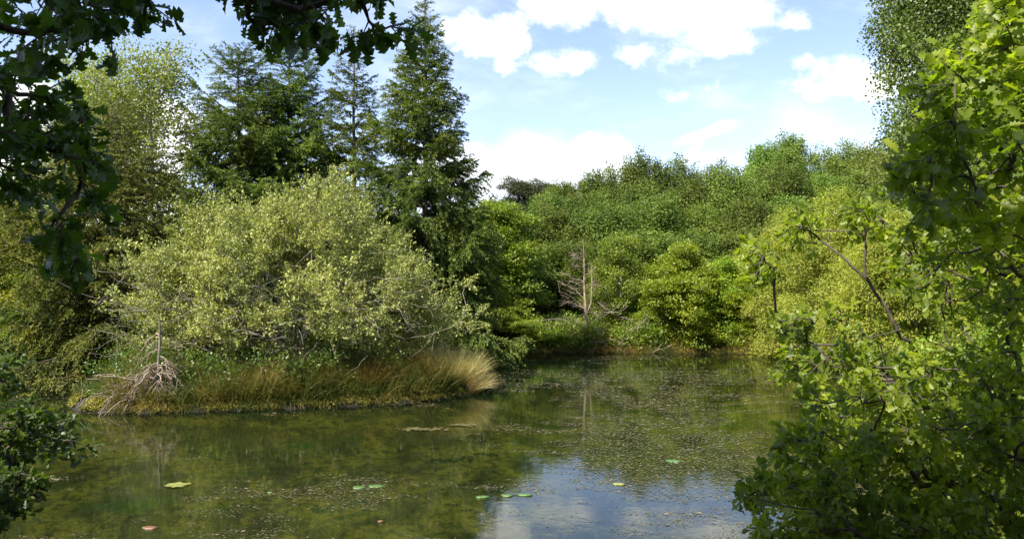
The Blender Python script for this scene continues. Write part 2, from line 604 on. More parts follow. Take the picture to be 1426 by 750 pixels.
def ground_mat():
    m, g = new_mat('ground')
    out = g.n('ShaderNodeOutputMaterial')
    pb = g.n('ShaderNodeBsdfPrincipled')
    geo = g.n('ShaderNodeNewGeometry').outputs['Position']
    sp = g.n('ShaderNodeSeparateXYZ')
    g.set(sp.inputs[0], geo)
    n1 = g.noise(geo, .9, 5, .6)
    n2 = g.noise(geo, 9.0, 6, .7)
    # land: leaf litter, soil and short turf
    land = g.mix(g.ramp(n1, .42, .58), (.045, .035, .018, 1), (.055, .075, .018, 1))
    land = g.mix(g.math('MULTIPLY', g.ramp(n2, .5, .7), .5), land, (.12, .10, .05, 1))
    # muddy edge of the bank
    land = g.mix(g.ramp(sp.outputs[2], .30, .12), land, (.016, .013, .008, 1))
    # pond bed: silt with mats of water weed
    w1 = g.noise(geo, 1.1, 7, .68, .6)
    w2 = g.noise(geo, 6.5, 6, .75, .4)
    bed = g.mix(g.ramp(w1, .40, .60), (.10, .075, .022, 1), (.46, .37, .10, 1))
    bed = g.mix(g.math('MULTIPLY', g.ramp(w2, .46, .60), .85), bed, (.045, .040, .014, 1))
    bed = g.mix(g.math('MULTIPLY', g.ramp(g.noise(geo, 22.0, 3, .6), .60, .68), .5), bed, (.42, .40, .16, 1))
    bed = g.mix(g.math('MULTIPLY', g.ramp(g.noise(g.mapping(geo, loc=(5, 3, 0)), .45, 4, .6), .60, .68), .7), bed, (.06, .17, .03, 1))
    c = g.mix(g.ramp(sp.outputs[2], -.03, -.12), land, bed)
    g.set(pb.inputs['Base Color'], c)
    pb.inputs['Roughness'].default_value = .95
    bp = g.n('ShaderNodeBump')
    bp.inputs['Strength'].default_value = .8
    bp.inputs['Distance'].default_value = .05
    g.set(bp.inputs['Height'], n2)
    g.nt.links.new(bp.outputs[0], pb.inputs['Normal'])
    g.nt.links.new(pb.outputs[0], out.inputs[0])
    return m


def build_ground():
    xs = np.concatenate([-np.geomspace(700, 26, 26)[:-1], np.arange(-26, 18.01, .14), np.geomspace(18.5, 700, 28)])
    ys = np.concatenate([-np.geomspace(300, 6, 16), np.arange(-4, 36.01, .14), np.geomspace(36.6, 1500, 40)])
    X, Y = np.meshgrid(xs, ys)
    Z = ground_h(X, Y)
    V = np.stack([X, Y, Z], -1).reshape(-1, 3)
    nx, ny = len(xs), len(ys)
    i, j = np.meshgrid(np.arange(nx - 1), np.arange(ny - 1))
    a = (j * nx + i).ravel()
    Q = np.stack([a, a + 1, a + nx + 1, a + nx], 1)
    me = make_mesh('ground', V, quads=Q, smooth=True)
    o = link('ground', me, ground_mat())
    tag(o, kind='structure')


build_ground()


def water_mat():
    m, g = new_mat('pond_water')
    out = g.n('ShaderNodeOutputMaterial')
    geo = g.n('ShaderNodeNewGeometry').outputs['Position']
    h = g.math('ADD', g.math('MULTIPLY', g.noise(g.mapping(geo, (1, 1.3, 1), (0, 0, .4)), 7.0, 3, .5), .6),
               g.math('MULTIPLY', g.noise(geo, 2.0, 2, .5), 1.0))
    h = g.math('ADD', h, g.math('MULTIPLY', g.noise(geo, 38.0, 2, .5), .07))
    bp = g.n('ShaderNodeBump')
    bp.inputs['Strength'].default_value = 1.0
    bp.inputs['Distance'].default_value = .0014
    g.set(bp.inputs['Height'], h)
    fr = g.n('ShaderNodeFresnel')
    fr.inputs[0].default_value = 1.34
    g.nt.links.new(bp.outputs[0], fr.inputs[1])
    gl = g.n('ShaderNodeBsdfGlossy')
    gl.inputs['Color'].default_value = (.96, .98, 1, 1)
    gl.inputs['Roughness'].default_value = .02
    g.nt.links.new(bp.outputs[0], gl.inputs['Normal'])
    tr = g.n('ShaderNodeBsdfTransparent')
    tr.inputs[0].default_value = (.41, .45, .26, 1)
    # suspended silt gives the water a body of its own
    df = g.n('ShaderNodeBsdfDiffuse')
    df.inputs[0].default_value = (.006, .024, .011, 1)
    body = g.n('ShaderNodeMixShader')
    body.inputs[0].default_value = .25
    g.nt.links.new(tr.outputs[0], body.inputs[1])
    g.nt.links.new(df.outputs[0], body.inputs[2])
    mx = g.n('ShaderNodeMixShader')
    g.nt.links.new(fr.outputs[0], mx.inputs[0])
    g.nt.links.new(body.outputs[0], mx.inputs[1])
    g.nt.links.new(gl.outputs[0], mx.inputs[2])
    g.nt.links.new(mx.outputs[0], out.inputs[0])
    return m


def build_water():
    V = np.array([(-27, 1.5, 0), (13, 1.5, 0), (13, 33, 0), (-27, 33, 0)], float)
    o = link('water', make_mesh('water', V, quads=[[0, 1, 2, 3]]), water_mat())
    tag(o, kind='structure')


build_water()


# ------------------------------------------------------------------ broadleaf trees
def envelope(rg, H, W, base, nl, top_bias=1.0, lean=0.0, jag=0):
    """lobes of a crown: centres and radii inside an egg shaped envelope"""
    L = []
    for i in range(nl):
        t = (i + .5) / nl
        z = base + (H - base) * (t ** .85)
        k = math.sin(math.pi * min(.97, .18 + .80 * t)) ** .6
        a = i * 2.399 + rg.uniform(-.4, .4)
        rr = W * .5 * k * rg.uniform(.35, .80)
        if jag:
            rr *= rg.uniform(.8, 1.25)
            z += rg.normal() * .05 * H
        L.append((math.cos(a) * rr + lean * t, math.sin(a) * rr, z, W * (rg.uniform(.09, .21) if jag else rg.uniform(.15, .27))))
    L.append((lean, 0, H - W * .10, W * .16))
    return np.array(L)


def crown_points(rg, lobes, per, shell=.55, squash=.8):
    pts, out = [], []
    for (x, y, z, r) in lobes:
        n = max(3, int(per * (r / lobes[:, 3].mean()) ** 2))
        d = unit(rg.normal(size=(n, 3)))
        rad = r * (shell + (1 - shell) * rg.random(n)) * rg.uniform(.9, 1.25, n)
        pts.append(np.array([x, y, z]) + d * rad[:, None] * np.array([1, 1, squash]))
        out.append(d)
    return np.concatenate(pts), np.concatenate(out)


def clump_leaves(rg, pts, out, nleaf, crad, ll, lw, tpl, up=.5, outw=.6, rand=.7, droop=0.0, flat=.7, sunless=None):
    n = len(pts)
    p = np.repeat(pts, nleaf, 0)
    o = np.repeat(out, nleaf, 0)
    N = len(p)
    off = np.clip(rg.normal(size=(N, 3)), -1.9, 1.9) * np.array([1, 1, flat]) * crad
    p = p + off
    nr = np.array([0, 0, up]) + outw * unit(o + .8 * unit(off)) + rand * rg.normal(size=(N, 3)) * .6
    d = unit(off + .4 * o) * .8 + rg.normal(size=(N, 3)) * .6 + np.array([0, 0, -droop])
    sz = rg.uniform(.65, 1.25, N)
    var = np.clip(np.repeat(rg.random(n), nleaf) * .5 + rg.random(N) * .5, 0, 1)
    return leaf_arrays(p, d, nr, ll * sz, lw * sz, tpl, var)


def build_tree_meshes(name, seed, H, W, base, nl, per, nleaf, crad, ll, lw, trunk_r=.12, tpl=SIMPLE, kp=.3, lean=0., up=.5, outw=.6, rand=.7,
                      droop=0., shell=.55, stems=1, sides=6, rmin=.008, flat=.7, squash=.8, jag=0):
    rg = np.random.default_rng(seed)
    lobes = envelope(rg, H, W, base, nl, lean=lean, jag=jag)
    pts, out = crown_points(rg, lobes, per, shell, squash)
    zt = np.linspace(0, H * .86, 9)
    trunk = np.stack([lean * (zt / H) ** 1.5 + rg.normal(size=9).cumsum() * .04 * W / 4, rg.normal(size=9).cumsum() * .04 * W / 4, zt], 1)
    trunk[0] = (0, 0, -.15)
    nodes, par, r, din = skeleton(trunk, pts, trunk_r, rmin, kp)
    V, Q = skeleton_mesh(nodes, par, r, din, len(trunk), rg, 3, sides)
    tm = make_mesh(name + '_trunk', V, quads=Q, smooth=True)
    cm = leaf_mesh(name + '_crown', [clump_leaves(rg, pts, out, nleaf, crad, ll, lw, tpl, up, outw, rand, droop, flat)])
    return tm, cm


def place_tree(name, label, cat, x, y, tm, cm, bark, leaf, s=1.0, rz=0.0, group=None, sx=None, sink=0.05):
    t = thing(name, label, cat, (x, y, gh(x, y) - sink), group)
    t.rotation_euler = (0, 0, rz)
    t.scale = (sx or s, sx or s, s)
    a = link('trunk', tm, None, t)
    b = link('crown', cm, None, t)
    if not tm.materials:
        tm.materials.append(bark)
    if not cm.materials:
        cm.materials.append(leaf)
    return t


def place_px(fn_px, ytop, Y):
    x = (fn_px - 713) / F * Y
    return x, Y, CH + (HY - ytop) / F * Y - gh(x, Y)


# --- the wooded hillside behind the pond: every tree its own thing
hill_var = {}
for k in range(3):
    hill_var['dark', k] = build_tree_meshes('hill_tree', 100 + k, 8, (6.0, 5.2, 5.6)[k], 1.0, (16, 20, 18)[k], 26, 74, .25, .17, .12, .16, flat=1.3, squash=1.35, outw=.9, up=.3, lean=(-.3, .2, 0)[k])
    hill_var['light', k] = build_tree_meshes('hill_tree_light', 120 + k, 8, (5.8, 5.0, 5.4)[k], 1.0, (16, 20, 18)[k], 26, 74, .25, .17, .12, .16, flat=1.3, squash=1.35, outw=.9, up=.3, lean=(.2, -.3, 0)[k])
ORD = ['first', 'second', 'third', 'fourth', 'fifth', 'sixth', 'seventh', 'eighth', 'ninth', 'tenth', 'eleventh', 'twelfth', 'thirteenth', 'fourteenth']


def hill_row(rowname, items, Y, jitter=2.0):
    cnt = 0
    for (px, top, kind) in items:
        yy = Y + (hash((px * 7919) % 101) / 101 - .5) * jitter
        x, yy, h = place_px(px, top, yy)
        tm, cm = hill_var[kind, (px // 7) % 3]
        s = h / 8.0
        if kind == 'dark':
            lab = 'dark green tree, %s from the left in the %s' % (ORD[cnt], rowname)
        else:
            lab = 'light green tree, %s from the left in the %s' % (ORD[cnt], rowname)
        place_tree('broadleaf_tree', lab, 'tree', x, yy, tm, cm, M['bark_dark'], M['hill_leaf' if kind == 'dark' else 'hill_leaf_light'],
                   s, (px * 1.37) % 6.28, 'broadleaf trees of the wooded hillside', sx=max(s, .8) * 1.0)
        cnt += 1


hill_row('skyline row of the hill', [(650, 300, 'dark'), (785, 268, 'light'), (840, 260, 'dark'), (893, 240, 'dark'), (945, 250, 'dark'), (1005, 252, 'dark'), (1062, 218, 'light'),
                                (1105, 206, 'light'), (1160, 222, 'light'), (1215, 218, 'light'), (1275, 215, 'dark'), (1340, 205, 'light'), (1420, 200, 'dark')], 58)
hill_row('upper middle row of the hill', [(640, 305, 'light'), (700, 298, 'dark'), (765, 290, 'dark'), (830, 285, 'dark'), (890, 278, 'dark'), (960, 275, 'dark'), (1030, 262, 'light'),
                                     (1090, 250, 'dark'), (1150, 255, 'light'), (1205, 250, 'light')], 50)
hill_row('lower middle row of the hill', [(660, 320, 'light'), (722, 318, 'dark'), (775, 310, 'dark'), (850, 305, 'dark'), (905, 300, 'dark'), (985, 300, 'light'), (1040, 300, 'dark'),
                                     (1105, 290, 'light'), (1165, 285, 'light'), (1230, 280, 'light')], 43.5)
hill_row('lowest row of the hill', [(735, 362, 'dark'), (790, 352, 'dark'), (860, 350, 'dark'), (925, 345, 'light'), (990, 345, 'dark'), (1055, 335, 'light'), (1120, 335, 'light')], 38)
hill_row('row beyond the spruces', [(-60, 330, 'light'), (20, 320, 'dark'), (110, 330, 'light'), (300, 330, 'dark'), (400, 330, 'dark'), (520, 335, 'dark'), (590, 325, 'dark')], 47)

# unseen trees added behind the viewer to keep sky light off the hanging leaves
for i, (x_, y_, h_) in enumerate([(-15, -7.5, 10.5), (-10, -8, 11.2), (-4.5, -8.5, 10.8), (1, -7.5, 11), (6.5, -7, 10.8), (12, -4.5, 10.5)]):
    tm, cm = hill_var['dark', i % 3]
    place_tree('broadleaf_tree', 'added unseen dark tree, %s from the left behind the viewer' % ORD[i], 'tree', x_, y_, tm, cm, M['bark_dark'],
               M['hill_leaf'], h_ / 8, i * 1.3, 'added trees behind the viewer that block sky light', sx=1.1)

# pines on the skyline
pm, pc = build_tree_meshes('pine', 140, 9, 4.2, 4.0, 11, 26, 60, .26, .16, .07, .16, flat=.5)
for (px, top, lab, s_) in [(724, 254, 'tallest dark pine standing above the skyline on the left end of the hill', 1.0), (742, 262, 'dark pine squeezed between two others above the skyline', .9),
                           (760, 257, 'dark pine at the right end of the skyline trio', .95), (822, 259, 'lone small dark pine tip rising over the hill canopy', .8)]:
    x, yy, h = place_px(px, top, 68)
    place_tree('pine_tree', lab, 'tree', x, yy, pm, pc, M['bark_spruce'], M['pine_leaf'], h / 9.0, px * .7, 'pines on the skyline', sx=s_)
# thin bare-looking crown on the skyline
tm_, cm_ = build_tree_meshes('thin_tree', 150, 8, 3.4, 3.5, 9, 16, 14, .24, .15, .09, .10)
x, yy, h = place_px(980, 236, 60)
place_tree('thin_crowned_tree', 'sparse thin-crowned tree poking above the middle of the skyline', 'tree', x, yy, tm_, cm_, M['bark_grey'], M['airy_leaf'], h / 8, .4)
x, yy, h = place_px(1190, 204, 60)
place_tree('thin_crowned_tree', 'sparse wispy treetop above the skyline beside the tall right-hand tree', 'tree', x, yy, tm_, cm_, M['bark_grey'], M['airy_leaf'], h / 8, 2.4)

# --- trees and shrubs of the far bank
tm, cm = build_tree_meshes('alder', 201, 6.2, 5.2, .8, 30, 24, 74, .22, .115, .085, .10, tpl=SIMPLE, flat=.4, squash=.6, up=.8, jag=1)
x, yy, h = place_px(692, 290, 33.4)
place_tree('alder_tree', 'broad bright green tree right behind the tallest spruce at the far bank', 'tree', x, yy, tm, cm, M['bark_dark'], M['alder_leaf'], h / 6.2, .5)
x, yy, h = place_px(640, 345, 32)
place_tree('alder_tree', 'lower green tree under the skirts of the tallest spruce', 'tree', x, yy, tm, cm, M['bark_dark'], M['alder_leaf'], h / 6.2, 3.5)

tm2, cm2 = build_tree_meshes('slender', 205, 5.5, 2.6, 1.2, 14, 20, 46, .18, .10, .07, .055)
for (px, top, Y, lab) in [(866, 328, 32.8, 'slender upright pale-stemmed sapling just right of the dead tree'), (836, 372, 33.2, 'small thin sapling directly behind the dead trunk'),
                          (900, 372, 33.0, 'short green sapling between the slender one and the bright shrub')]:
    x, yy, h = place_px(px, top, Y)
    place_tree('sapling', lab, 'sapling', x, yy, tm2, cm2, M['bark_birch'], M['alder_leaf'], h / 5.5, px * .3, 'saplings around the dead tree')

tm3, cm3 = build_tree_meshes('shrub', 210, 3.6, 4.6, .15, 30, 20, 70, .18, .105, .075, .05, shell=.4, flat=.35, squash=.55, up=.8, outw=.4, jag=1)
SH = [(950, 352, 32.0, 'bright_leaf', 'bright yellow-green shrub at the far waterline right of the dead branches', 1.0),
      (1010, 372, 32.3, 'bright_leaf', 'rounded yellow-green shrub against the right corner of the far bank', .9),
      (925, 410, 31.8, 'bright_leaf', 'low fresh green shrub over the fallen twigs of the far bank', .62),
      (752, 462, 31.9, 'alder_leaf', 'low dark shrub left of the far bank grass', .7),
      (700, 430, 31.9, 'alder_leaf', 'dark green shrub overhanging the far water behind the tussock', .75),
      (655, 420, 30.5, 'alder_leaf', 'shaded shrub closing the gap behind the rush tussock', .8),
      (1050, 395, 31.5, 'bright_leaf', 'leafy shrub at the right end of the far waterline', .9)]
_shm = {}
for i, (px, top, Y, mt, lab, sx_) in enumerate(SH):
    x, yy, h = place_px(px, top, Y)
    if mt not in _shm:
        _shm[mt] = (tm3.copy(), cm3.copy())
    a, b = _shm[mt]
    place_tree('shrub', lab, 'shrub', x, yy, a, b, M['bark_dark'], M[mt], h / 3.6, px * .9, 'shrubs along the far bank', sx=sx_ * .82)

# feathery pale shrubs of the right bank
tm4, cm4 = build_tree_meshes('sallow', 220, 5.0, 5.2, .1, 36, 30, 84, .20, .11, .036, .06, droop=.3, shell=.45, flat=.5, jag=1)
for (px, top, Y, lab, sx_) in [(1120, 318, 29.0, 'feathery pale green sallow above the far right corner of the pond', 1.0),
                               (1190, 298, 25.0, 'largest pale feathery sallow on the right bank under the tall tree', 1.0),
                               (1270, 330, 21.0, 'pale sallow on the right bank half hidden by the oak branches', .9),
                               (1075, 350, 33.0, 'pale sallow farthest back at the right corner', .9)]:
    x, yy, h = place_px(px, top, Y)
    place_tree('sallow_bush', lab, 'bush', x, yy, tm4, cm4, M['bark_grey'], M['feather_leaf'], h / 5.0, px * .9, 'pale sallows on the right bank', sx=sx_ * .95)

# tall dense tree on the right
tm5, cm5 = build_tree_meshes('poplar', 230, 17, 5.8, 2.2, 60, 44, 120, .23, .098, .072, .26, shell=.5, flat=1.2, squash=1.2, outw=.9)
for (px, Y, H_, lab) in [(1366, 25, 17.0, 'very tall dense green tree rising out of frame above the right bank'),
                         (1440, 29, 15.0, 'second tall dense tree half outside the frame behind the oak')]:
    x = (px - 713) / F * Y
    place_tree('tall_tree', lab, 'tree', x, Y, tm5, cm5, M['bark_dark'], M['tall_leaf'], H_ / 16, px * .3, 'tall trees of the right bank', sx=1.0)
x, yy, h = place_px(1292, 160, 27.5)
tm6, cm6 = build_tree_meshes('poplar_low', 233, 8.5, 4.0, 1.5, 22, 30, 70, .24, .105, .075, .14)
place_tree('tall_tree', 'shorter lighter green tree leaning against the left side of the tall one', 'tree', x, yy, tm6, cm6, M['bark_dark'], M['airy_leaf'], h / 8.5, 1.1, 'tall trees of the right bank')

# airy trees on the left
tm7, cm7 = build_tree_meshes('airy', 240, 10.5, 5.4, 2.0, 28, 24, 36, .27, .115, .08, .12, shell=.3, rmin=.012)
for (px, top, Y, lab, r_, sx_) in [(205, 82, 27, 'tall airy pale-leaved tree with sky showing through it, left of the spruces', .3, .95),
                                   (130, 105, 30, 'airy tree with thin grey stems behind the brownish spruce', 2.3, .9),
                                   (30, 250, 30, 'airy pale green tree at the left edge behind the hanging oak leaves', 4.3, .9)]:
    x, yy, h = place_px(px, top, Y)
    place_tree('airy_tree', lab, 'tree', x, yy, tm7, cm7, M['bark_birch'], M['airy_leaf'], h / 10.5, r_, 'airy trees on the left bank', sx=sx_)
for (px, top, Y, lab, r_, sx_) in [(-30, 300, 25, 'pale leafy bush at the left edge of the pond', .3, 1.0), (60, 360, 26, 'pale leafy bush low behind the brownish spruce', 2.0, 1.0)]:
    x, yy, h = place_px(px, top, Y)
    place_tree('sallow_bush', lab, 'bush', x, yy, tm4, cm4, M['bark_grey'], M['feather_leaf'], h / 5.0, r_, 'pale bushes of the left bank', sx=sx_)


# ------------------------------------------------------------------ spruces
def build_spruce(name, seed, H, W, zlow=.5, whorl=.34, nb=6, droop=.35, dens=1.0, gap=0.0, power=.8, nl=.075, nw=.0145, minr=.12):
    rg = np.random.default_rng(seed)
    LP, LD, LN, LL, LV = [], [], [], [], []
    B0, B1, T0, T1, R0, R1 = [], [], [], [], [], []
    z = zlow
    lopside = rg.uniform(0, 6.28)
    while z < H - .15:
        t = (z - zlow) / (H - zlow)
        nbb = max(3, int(nb * (1 if t < .8 else .8)))
        a0 = rg.uniform(0, 6.28)
        for k in range(nbb):
            if rg.random() < gap * (1 - t):
                continue
            a = a0 + k * 6.283 / nbb + rg.normal() * .22
            L = W * .5 * ((1 - t) ** power) * (1 + .10 * math.cos(a - lopside)) * rg.uniform(.58, 1.18) + minr
            rise = .55 * t - droop * (1 - t) + rg.normal() * .08        # slope at the root
            zz = z + rg.normal() * .08
            dirh = np.array([math.cos(a), math.sin(a), 0])
            s = np.linspace(0, 1, 8)
            up = .20 + .10 * rg.random()
            zc = L * (rise * s + up * s ** 2.6 * (1 - .3 * t))
            ax = np.array([0, 0, zz]) + dirh * (L * s * (1 - .05 * s))[:, None]
            ax[:, 2] += zc
            r_ = .010 + .012 * L
            for i in range(7):
                B0.append(ax[i]); B1.append(ax[i + 1])
                R0.append(r_ * (1 - s[i] * .9)); R1.append(r_ * (1 - s[i + 1] * .9))
            side = np.array([-dirh[1], dirh[0], 0])
            ntw = max(4, int(L / .075 * dens))
            st = np.sort(rg.uniform(.12, 1.0, ntw))
            bv = rg.random()
            for q, u in enumerate(st):
                f = u * 7
                i = min(6, int(f))
                p = ax[i] + (ax[i + 1] - ax[i]) * (f - i)
                td = unit(ax[i + 1] - ax[i])
                sg = 1 if q % 2 else -1
                tl = L * .44 * math.sin(math.pi * min(1, (.12 + .86 * u))) ** .7 * rg.uniform(.6, 1.15) + .07
                hang = rg.uniform(.2, 1.1) * (1 - .6 * t)
                d = unit(td * .75 + side * sg * rg.uniform(.5, 1.0) + np.array([0, 0, -hang]))
                m = max(4, int(tl / .020 * dens))
                ss = rg.random(m)
                pp = p + d * (ss * tl)[:, None] + np.array([0, 0, -1]) * (.35 * hang * tl * ss ** 2)[:, None]
                ld = unit(d + .55 * rg.normal(size=(m, 3)))
                LP.append(pp); LD.append(ld)
                LN.append(np.array([0, 0, 1.]) + .5 * rg.normal(size=(m, 3)) + .3 * dirh)
                LL.append(nl * rg.uniform(.7, 1.3, m) * (1 + .5 * (1 - t)))
                # young growth at the tips is lighter
                LV.append(np.clip(.15 + .45 * ss * u + .25 * bv + .2 * rg.random(m), 0, 1))
        z += whorl * rg.uniform(.75, 1.25) * (.55 + .6 * (1 - t))
    # leader
    m = 160
    ss = rg.random(m)
    LP.append(np.stack([rg.normal(size=m) * .02, rg.normal(size=m) * .02, H - .9 * ss], 1))
    LD.append(unit(np.stack([rg.normal(size=m), rg.normal(size=m), .6 + rg.random(m)], 1)))
    LN.append(rg.normal(size=(m, 3))); LL.append(np.full(m, nl)); LV.append(rg.random(m) * .5 + .3)
    LP = np.concatenate(LP); LD = np.concatenate(LD); LN = np.concatenate(LN); LL = np.concatenate(LL); LV = np.concatenate(LV)
    crown = leaf_mesh(name + '_crown', [leaf_arrays(LP, LD, LN, LL, LL * (nw / nl) * 1.3, SIMPLE, LV)])
    B0, B1 = np.array(B0), np.array(B1)
    R0, R1 = np.array(R0), np.array(R1)
    V1 = hermite_tubes(B0, B1, B1 - B0, B1 - B0, R0, R1, 1, 5)
    zt = np.linspace(-.2, H, 14)
    tp = np.stack([rg.normal(size=14) * .012, rg.normal(size=14) * .012, zt], 1)
    tr = (.010 + .013 * H) * (1 - np.linspace(0, .96, 14))
    V2 = hermite_tubes(tp[:-1], tp[1:], tp[1:] - tp[:-1], tp[1:] - tp[:-1], tr[:-1], tr[1:], 1, 9)
    V, Q = join_q([V1, V2])
    return make_mesh(name + '_trunk', V, quads=Q, smooth=True), crown, len(LP)


SPR = [(592, -8, 25.5, 6.4, 300, dict(droop=.30, power=.90, dens=1.75, gap=.08, whorl=.42), 'tallest spruce, with pointed top and wide drooping skirts, right of its group', 'needle'),
       (493, 36, 27.0, 3.5, 301, dict(droop=.15, gap=.16, whorl=.56, nb=6, power=.62, dens=1.6), 'thin gappy spruce standing between two fuller spruces', 'needle'),
       (402, 46, 27.5, 5.6, 302, dict(droop=.22, power=.58, dens=1.7, gap=.12, whorl=.44), 'dark full spruce left of the thin gappy one', 'needle'),
       (332, 66, 26.5, 5.8, 303, dict(droop=.25, power=.52, dens=1.7, gap=.12, whorl=.44), 'broad dark spruce at the left of the group beside the airy tree', 'needle')]
for (px, top, Y, W, sd, kw, lab, mt) in SPR:
    x, yy, h = place_px(px, top, Y)
    a, b, n_ = build_spruce('spruce', sd, h, W, **kw)
    place_tree('spruce_tree', lab, 'tree', x, yy, a, b, M['bark_spruce'], M[mt], 1.0, 0, 'spruces behind the willow bush')
# old brownish spruce at the water on the left, and a lower neighbour
x, yy, h = place_px(150, 150, 21.2)
a, b, n_ = build_spruce('old_spruce', 310, h, 5.6, zlow=.3, whorl=.42, nb=6, droop=.42, dens=1.4, gap=.22, power=.42, nl=.07, nw=.015)
place_tree('old_spruce_tree', 'old brownish spruce with hanging sprays at the waterside left of the willow bush', 'tree', x, yy, a, b, M['bark_spruce'], M['needle_old'])
x, yy, h = place_px(58, 372, 21.0)
a, b, n_ = build_spruce('young_spruce', 311, h, 4.6, zlow=.2, whorl=.32, nb=7, droop=.25, dens=1.4, gap=.1, power=.6, nl=.07, nw=.015)
place_tree('young_spruce_tree', 'low bushy spruce with light green shoot tips near the left edge', 'tree', x, yy + 1.0, a, b, M['bark_spruce'], M['needle'])


# ------------------------------------------------------------------ the willow bush on the island
def build_willow():
    rg = np.random.default_rng(400)
    cx, cy = -5.35, 19.3
    zg = gh(cx, cy)
    # sprays of twigs massed on the ends of arching stems: lumpy dome with hollows between
    nlb = 96
    d = unit(rg.normal(size=(nlb * 4, 3)))
    d = d[d[:, 2] > -.22]
    d[:, 2] = np.sign(d[:, 2]) * np.abs(d[:, 2]) ** .8
    keep = []
    for v in d:
        if all((v - w_) @ (v - w_) > .062 for w_ in keep):
            keep.append(v)
    d = np.array(keep[:nlb])
    lob = np.concatenate([d * rg.uniform(.62, .90, len(d))[:, None] * np.array([3.80, 2.4, 4.35]), rg.normal(size=(len(d), 1)) * .10 + .66], 1)
    lob[:, 3] = np.clip(lob[:, 3], .40, .95)
    pts, _ = crown_points(rg, lob, 20, .25, 1.15)
    pts = np.concatenate([pts, rg.normal(size=(120, 3)) * np.array([1.6, 1.1, .9]) + np.array([0, 0, 1.7])])
    pts[:, 2] *= 1 - .22 * sm(pts[:, 0], .6, 4.2)
    pts[:, 2] *= 1 - .10 * sm(-pts[:, 0], 2.0, 4.0)
    pts[:, 2] += .55
    pts = pts[pts[:, 2] > np.where(pts[:, 1] < -1.2, .72 + .12 * np.maximum(pts[:, 0], 0), .3)]
    # ring of stems at the root, each a short polyline
    trunk = [(0, 0, -.1), (.05, 0, .25)]
    nodes_extra = []
    for k in range(16):
        a = k * 6.283 / 16 + rg.normal() * .15
        for s in (.35, .8, 1.3):
            tilt = rg.uniform(.5, 1.1)
            nodes_extra.append((math.cos(a) * s * tilt, math.sin(a) * s * tilt * .8, .25 + s * rg.uniform(.55, .95)))
    allp = np.concatenate([np.array(nodes_extra), pts])
    nodes, par, r, din = skeleton(trunk, allp, .10, .006, .35, .5)
    V, Q = skeleton_mesh(nodes, par, r, din, 2, rg, 4, 5, .035)
    nb_ = 520
    tb = rg.normal(size=(nb_, 3)) * np.array([1.9, .5, .55]) + np.array([0, -1.45, 1.45])
    tb = tb[(tb[:, 2] > .5) & (np.abs(tb[:, 0]) < 3.9)]
    td = unit(rg.normal(size=tb.shape) * np.array([1, .6, .6]) + np.array([0, -.5, .25]))
    tl = rg.uniform(.3, .95, len(tb))
    bare = hermite_tubes(tb, tb + td * tl[:, None], td * tl[:, None], (td + np.array([0, 0, .3])) * tl[:, None], np.full(len(tb), .0065), np.full(len(tb), .0025), 4, 4, .03, rg)
    V, Q = join_q([(V, Q), bare])
    # shoots at every point
    S = 4
    base = np.repeat(pts, S, 0)
    outd = unit(np.repeat(pts - np.array([0, 0, 1.0]), S, 0))
    sd = unit(outd * .8 + rg.normal(size=base.shape) * .55 + np.array([0, 0, .35]))
    sl = rg.uniform(.20, .75, len(base))
    tips = base + sd * sl[:, None]
    V2 = hermite_tubes(base, tips, sd * sl[:, None], sd * sl[:, None] + np.array([0, 0, .05]), np.full(len(base), .0045), np.full(len(base), .002), 2, 3)
    V, Q = join_q([(V, Q), V2])
    t = thing('willow_bush', 'large dome-shaped grey-green willow bush covering the island', 'bush', (cx, cy, zg))
    link('trunk', make_mesh('willow_trunk', V, quads=Q, smooth=True), M['bark_grey'], t)
    q = 31
    n = len(base)
    u = rg.uniform(.05, 1.05, (n, q))
    lp = base[:, None] + sd[:, None] * (u * sl[:, None])[..., None] + rg.normal(size=(n, q, 3)) * .035
    ld = unit(sd[:, None] * .7 + rg.normal(size=(n, q, 3)) * .8)
    ln = outd[:, None] * .5 + np.array([0, 0, .5]) + rg.normal(size=(n, q, 3)) * .75
    N2 = n * q
    sz = rg.uniform(.6, 1.25, N2)
    var = np.clip(np.repeat(rg.random(len(pts)), S * q) * .35 + rg.random(N2) * .65, 0, 1)
    packs = [leaf_arrays(lp.reshape(-1, 3), ld.reshape(-1, 3), ln.reshape(-1, 3), .070 * sz, .036 * sz, SIMPLE, var)]
    link('crown', leaf_mesh('willow_crown', packs), M['willow_leaf'], t)


build_willow()


# ------------------------------------------------------------------ grass, rushes, low plants
def blades(rg, base, lean_dir, length, width, bend, var, segs=4):
    """arching blades as tapering strips"""
    n = len(base)
    s = np.linspace(0, 1, segs + 1)
    d0 = unit(lean_dir)
    hz = d0.copy(); hz[:, 2] = 0
    hz = unit(hz + rg.normal(size=hz.shape) * .01)
    C = base[:, None] + d0[:, None] * (length[:, None] * s)[..., None]
    C = C + hz[:, None] * (bend * length)[:, None, None] * (s ** 2)[None, :, None] * .6
    C[:, :, 2] -= (bend * length)[:, None] * (s ** 2.5) * .55
    side = unit(np.cross(d0, np.array([0, 0, 1.]) + rg.normal(size=d0.shape) * .6))
    w = width[:, None] * (1 - s ** 1.5 * .92)[None] * .5
    V = np.stack([C - side[:, None] * w[..., None], C + side[:, None] * w[..., None]], 2)
    i = np.arange(segs)
    q = np.stack([2 * i, 2 * i + 1, 2 * i + 3, 2 * i + 2], 1)
    Q = q[None] + (np.arange(n) * 2 * (segs + 1))[:, None, None]
    return V.reshape(-1, 3), Q.reshape(-1, 4), np.repeat(var, segs)


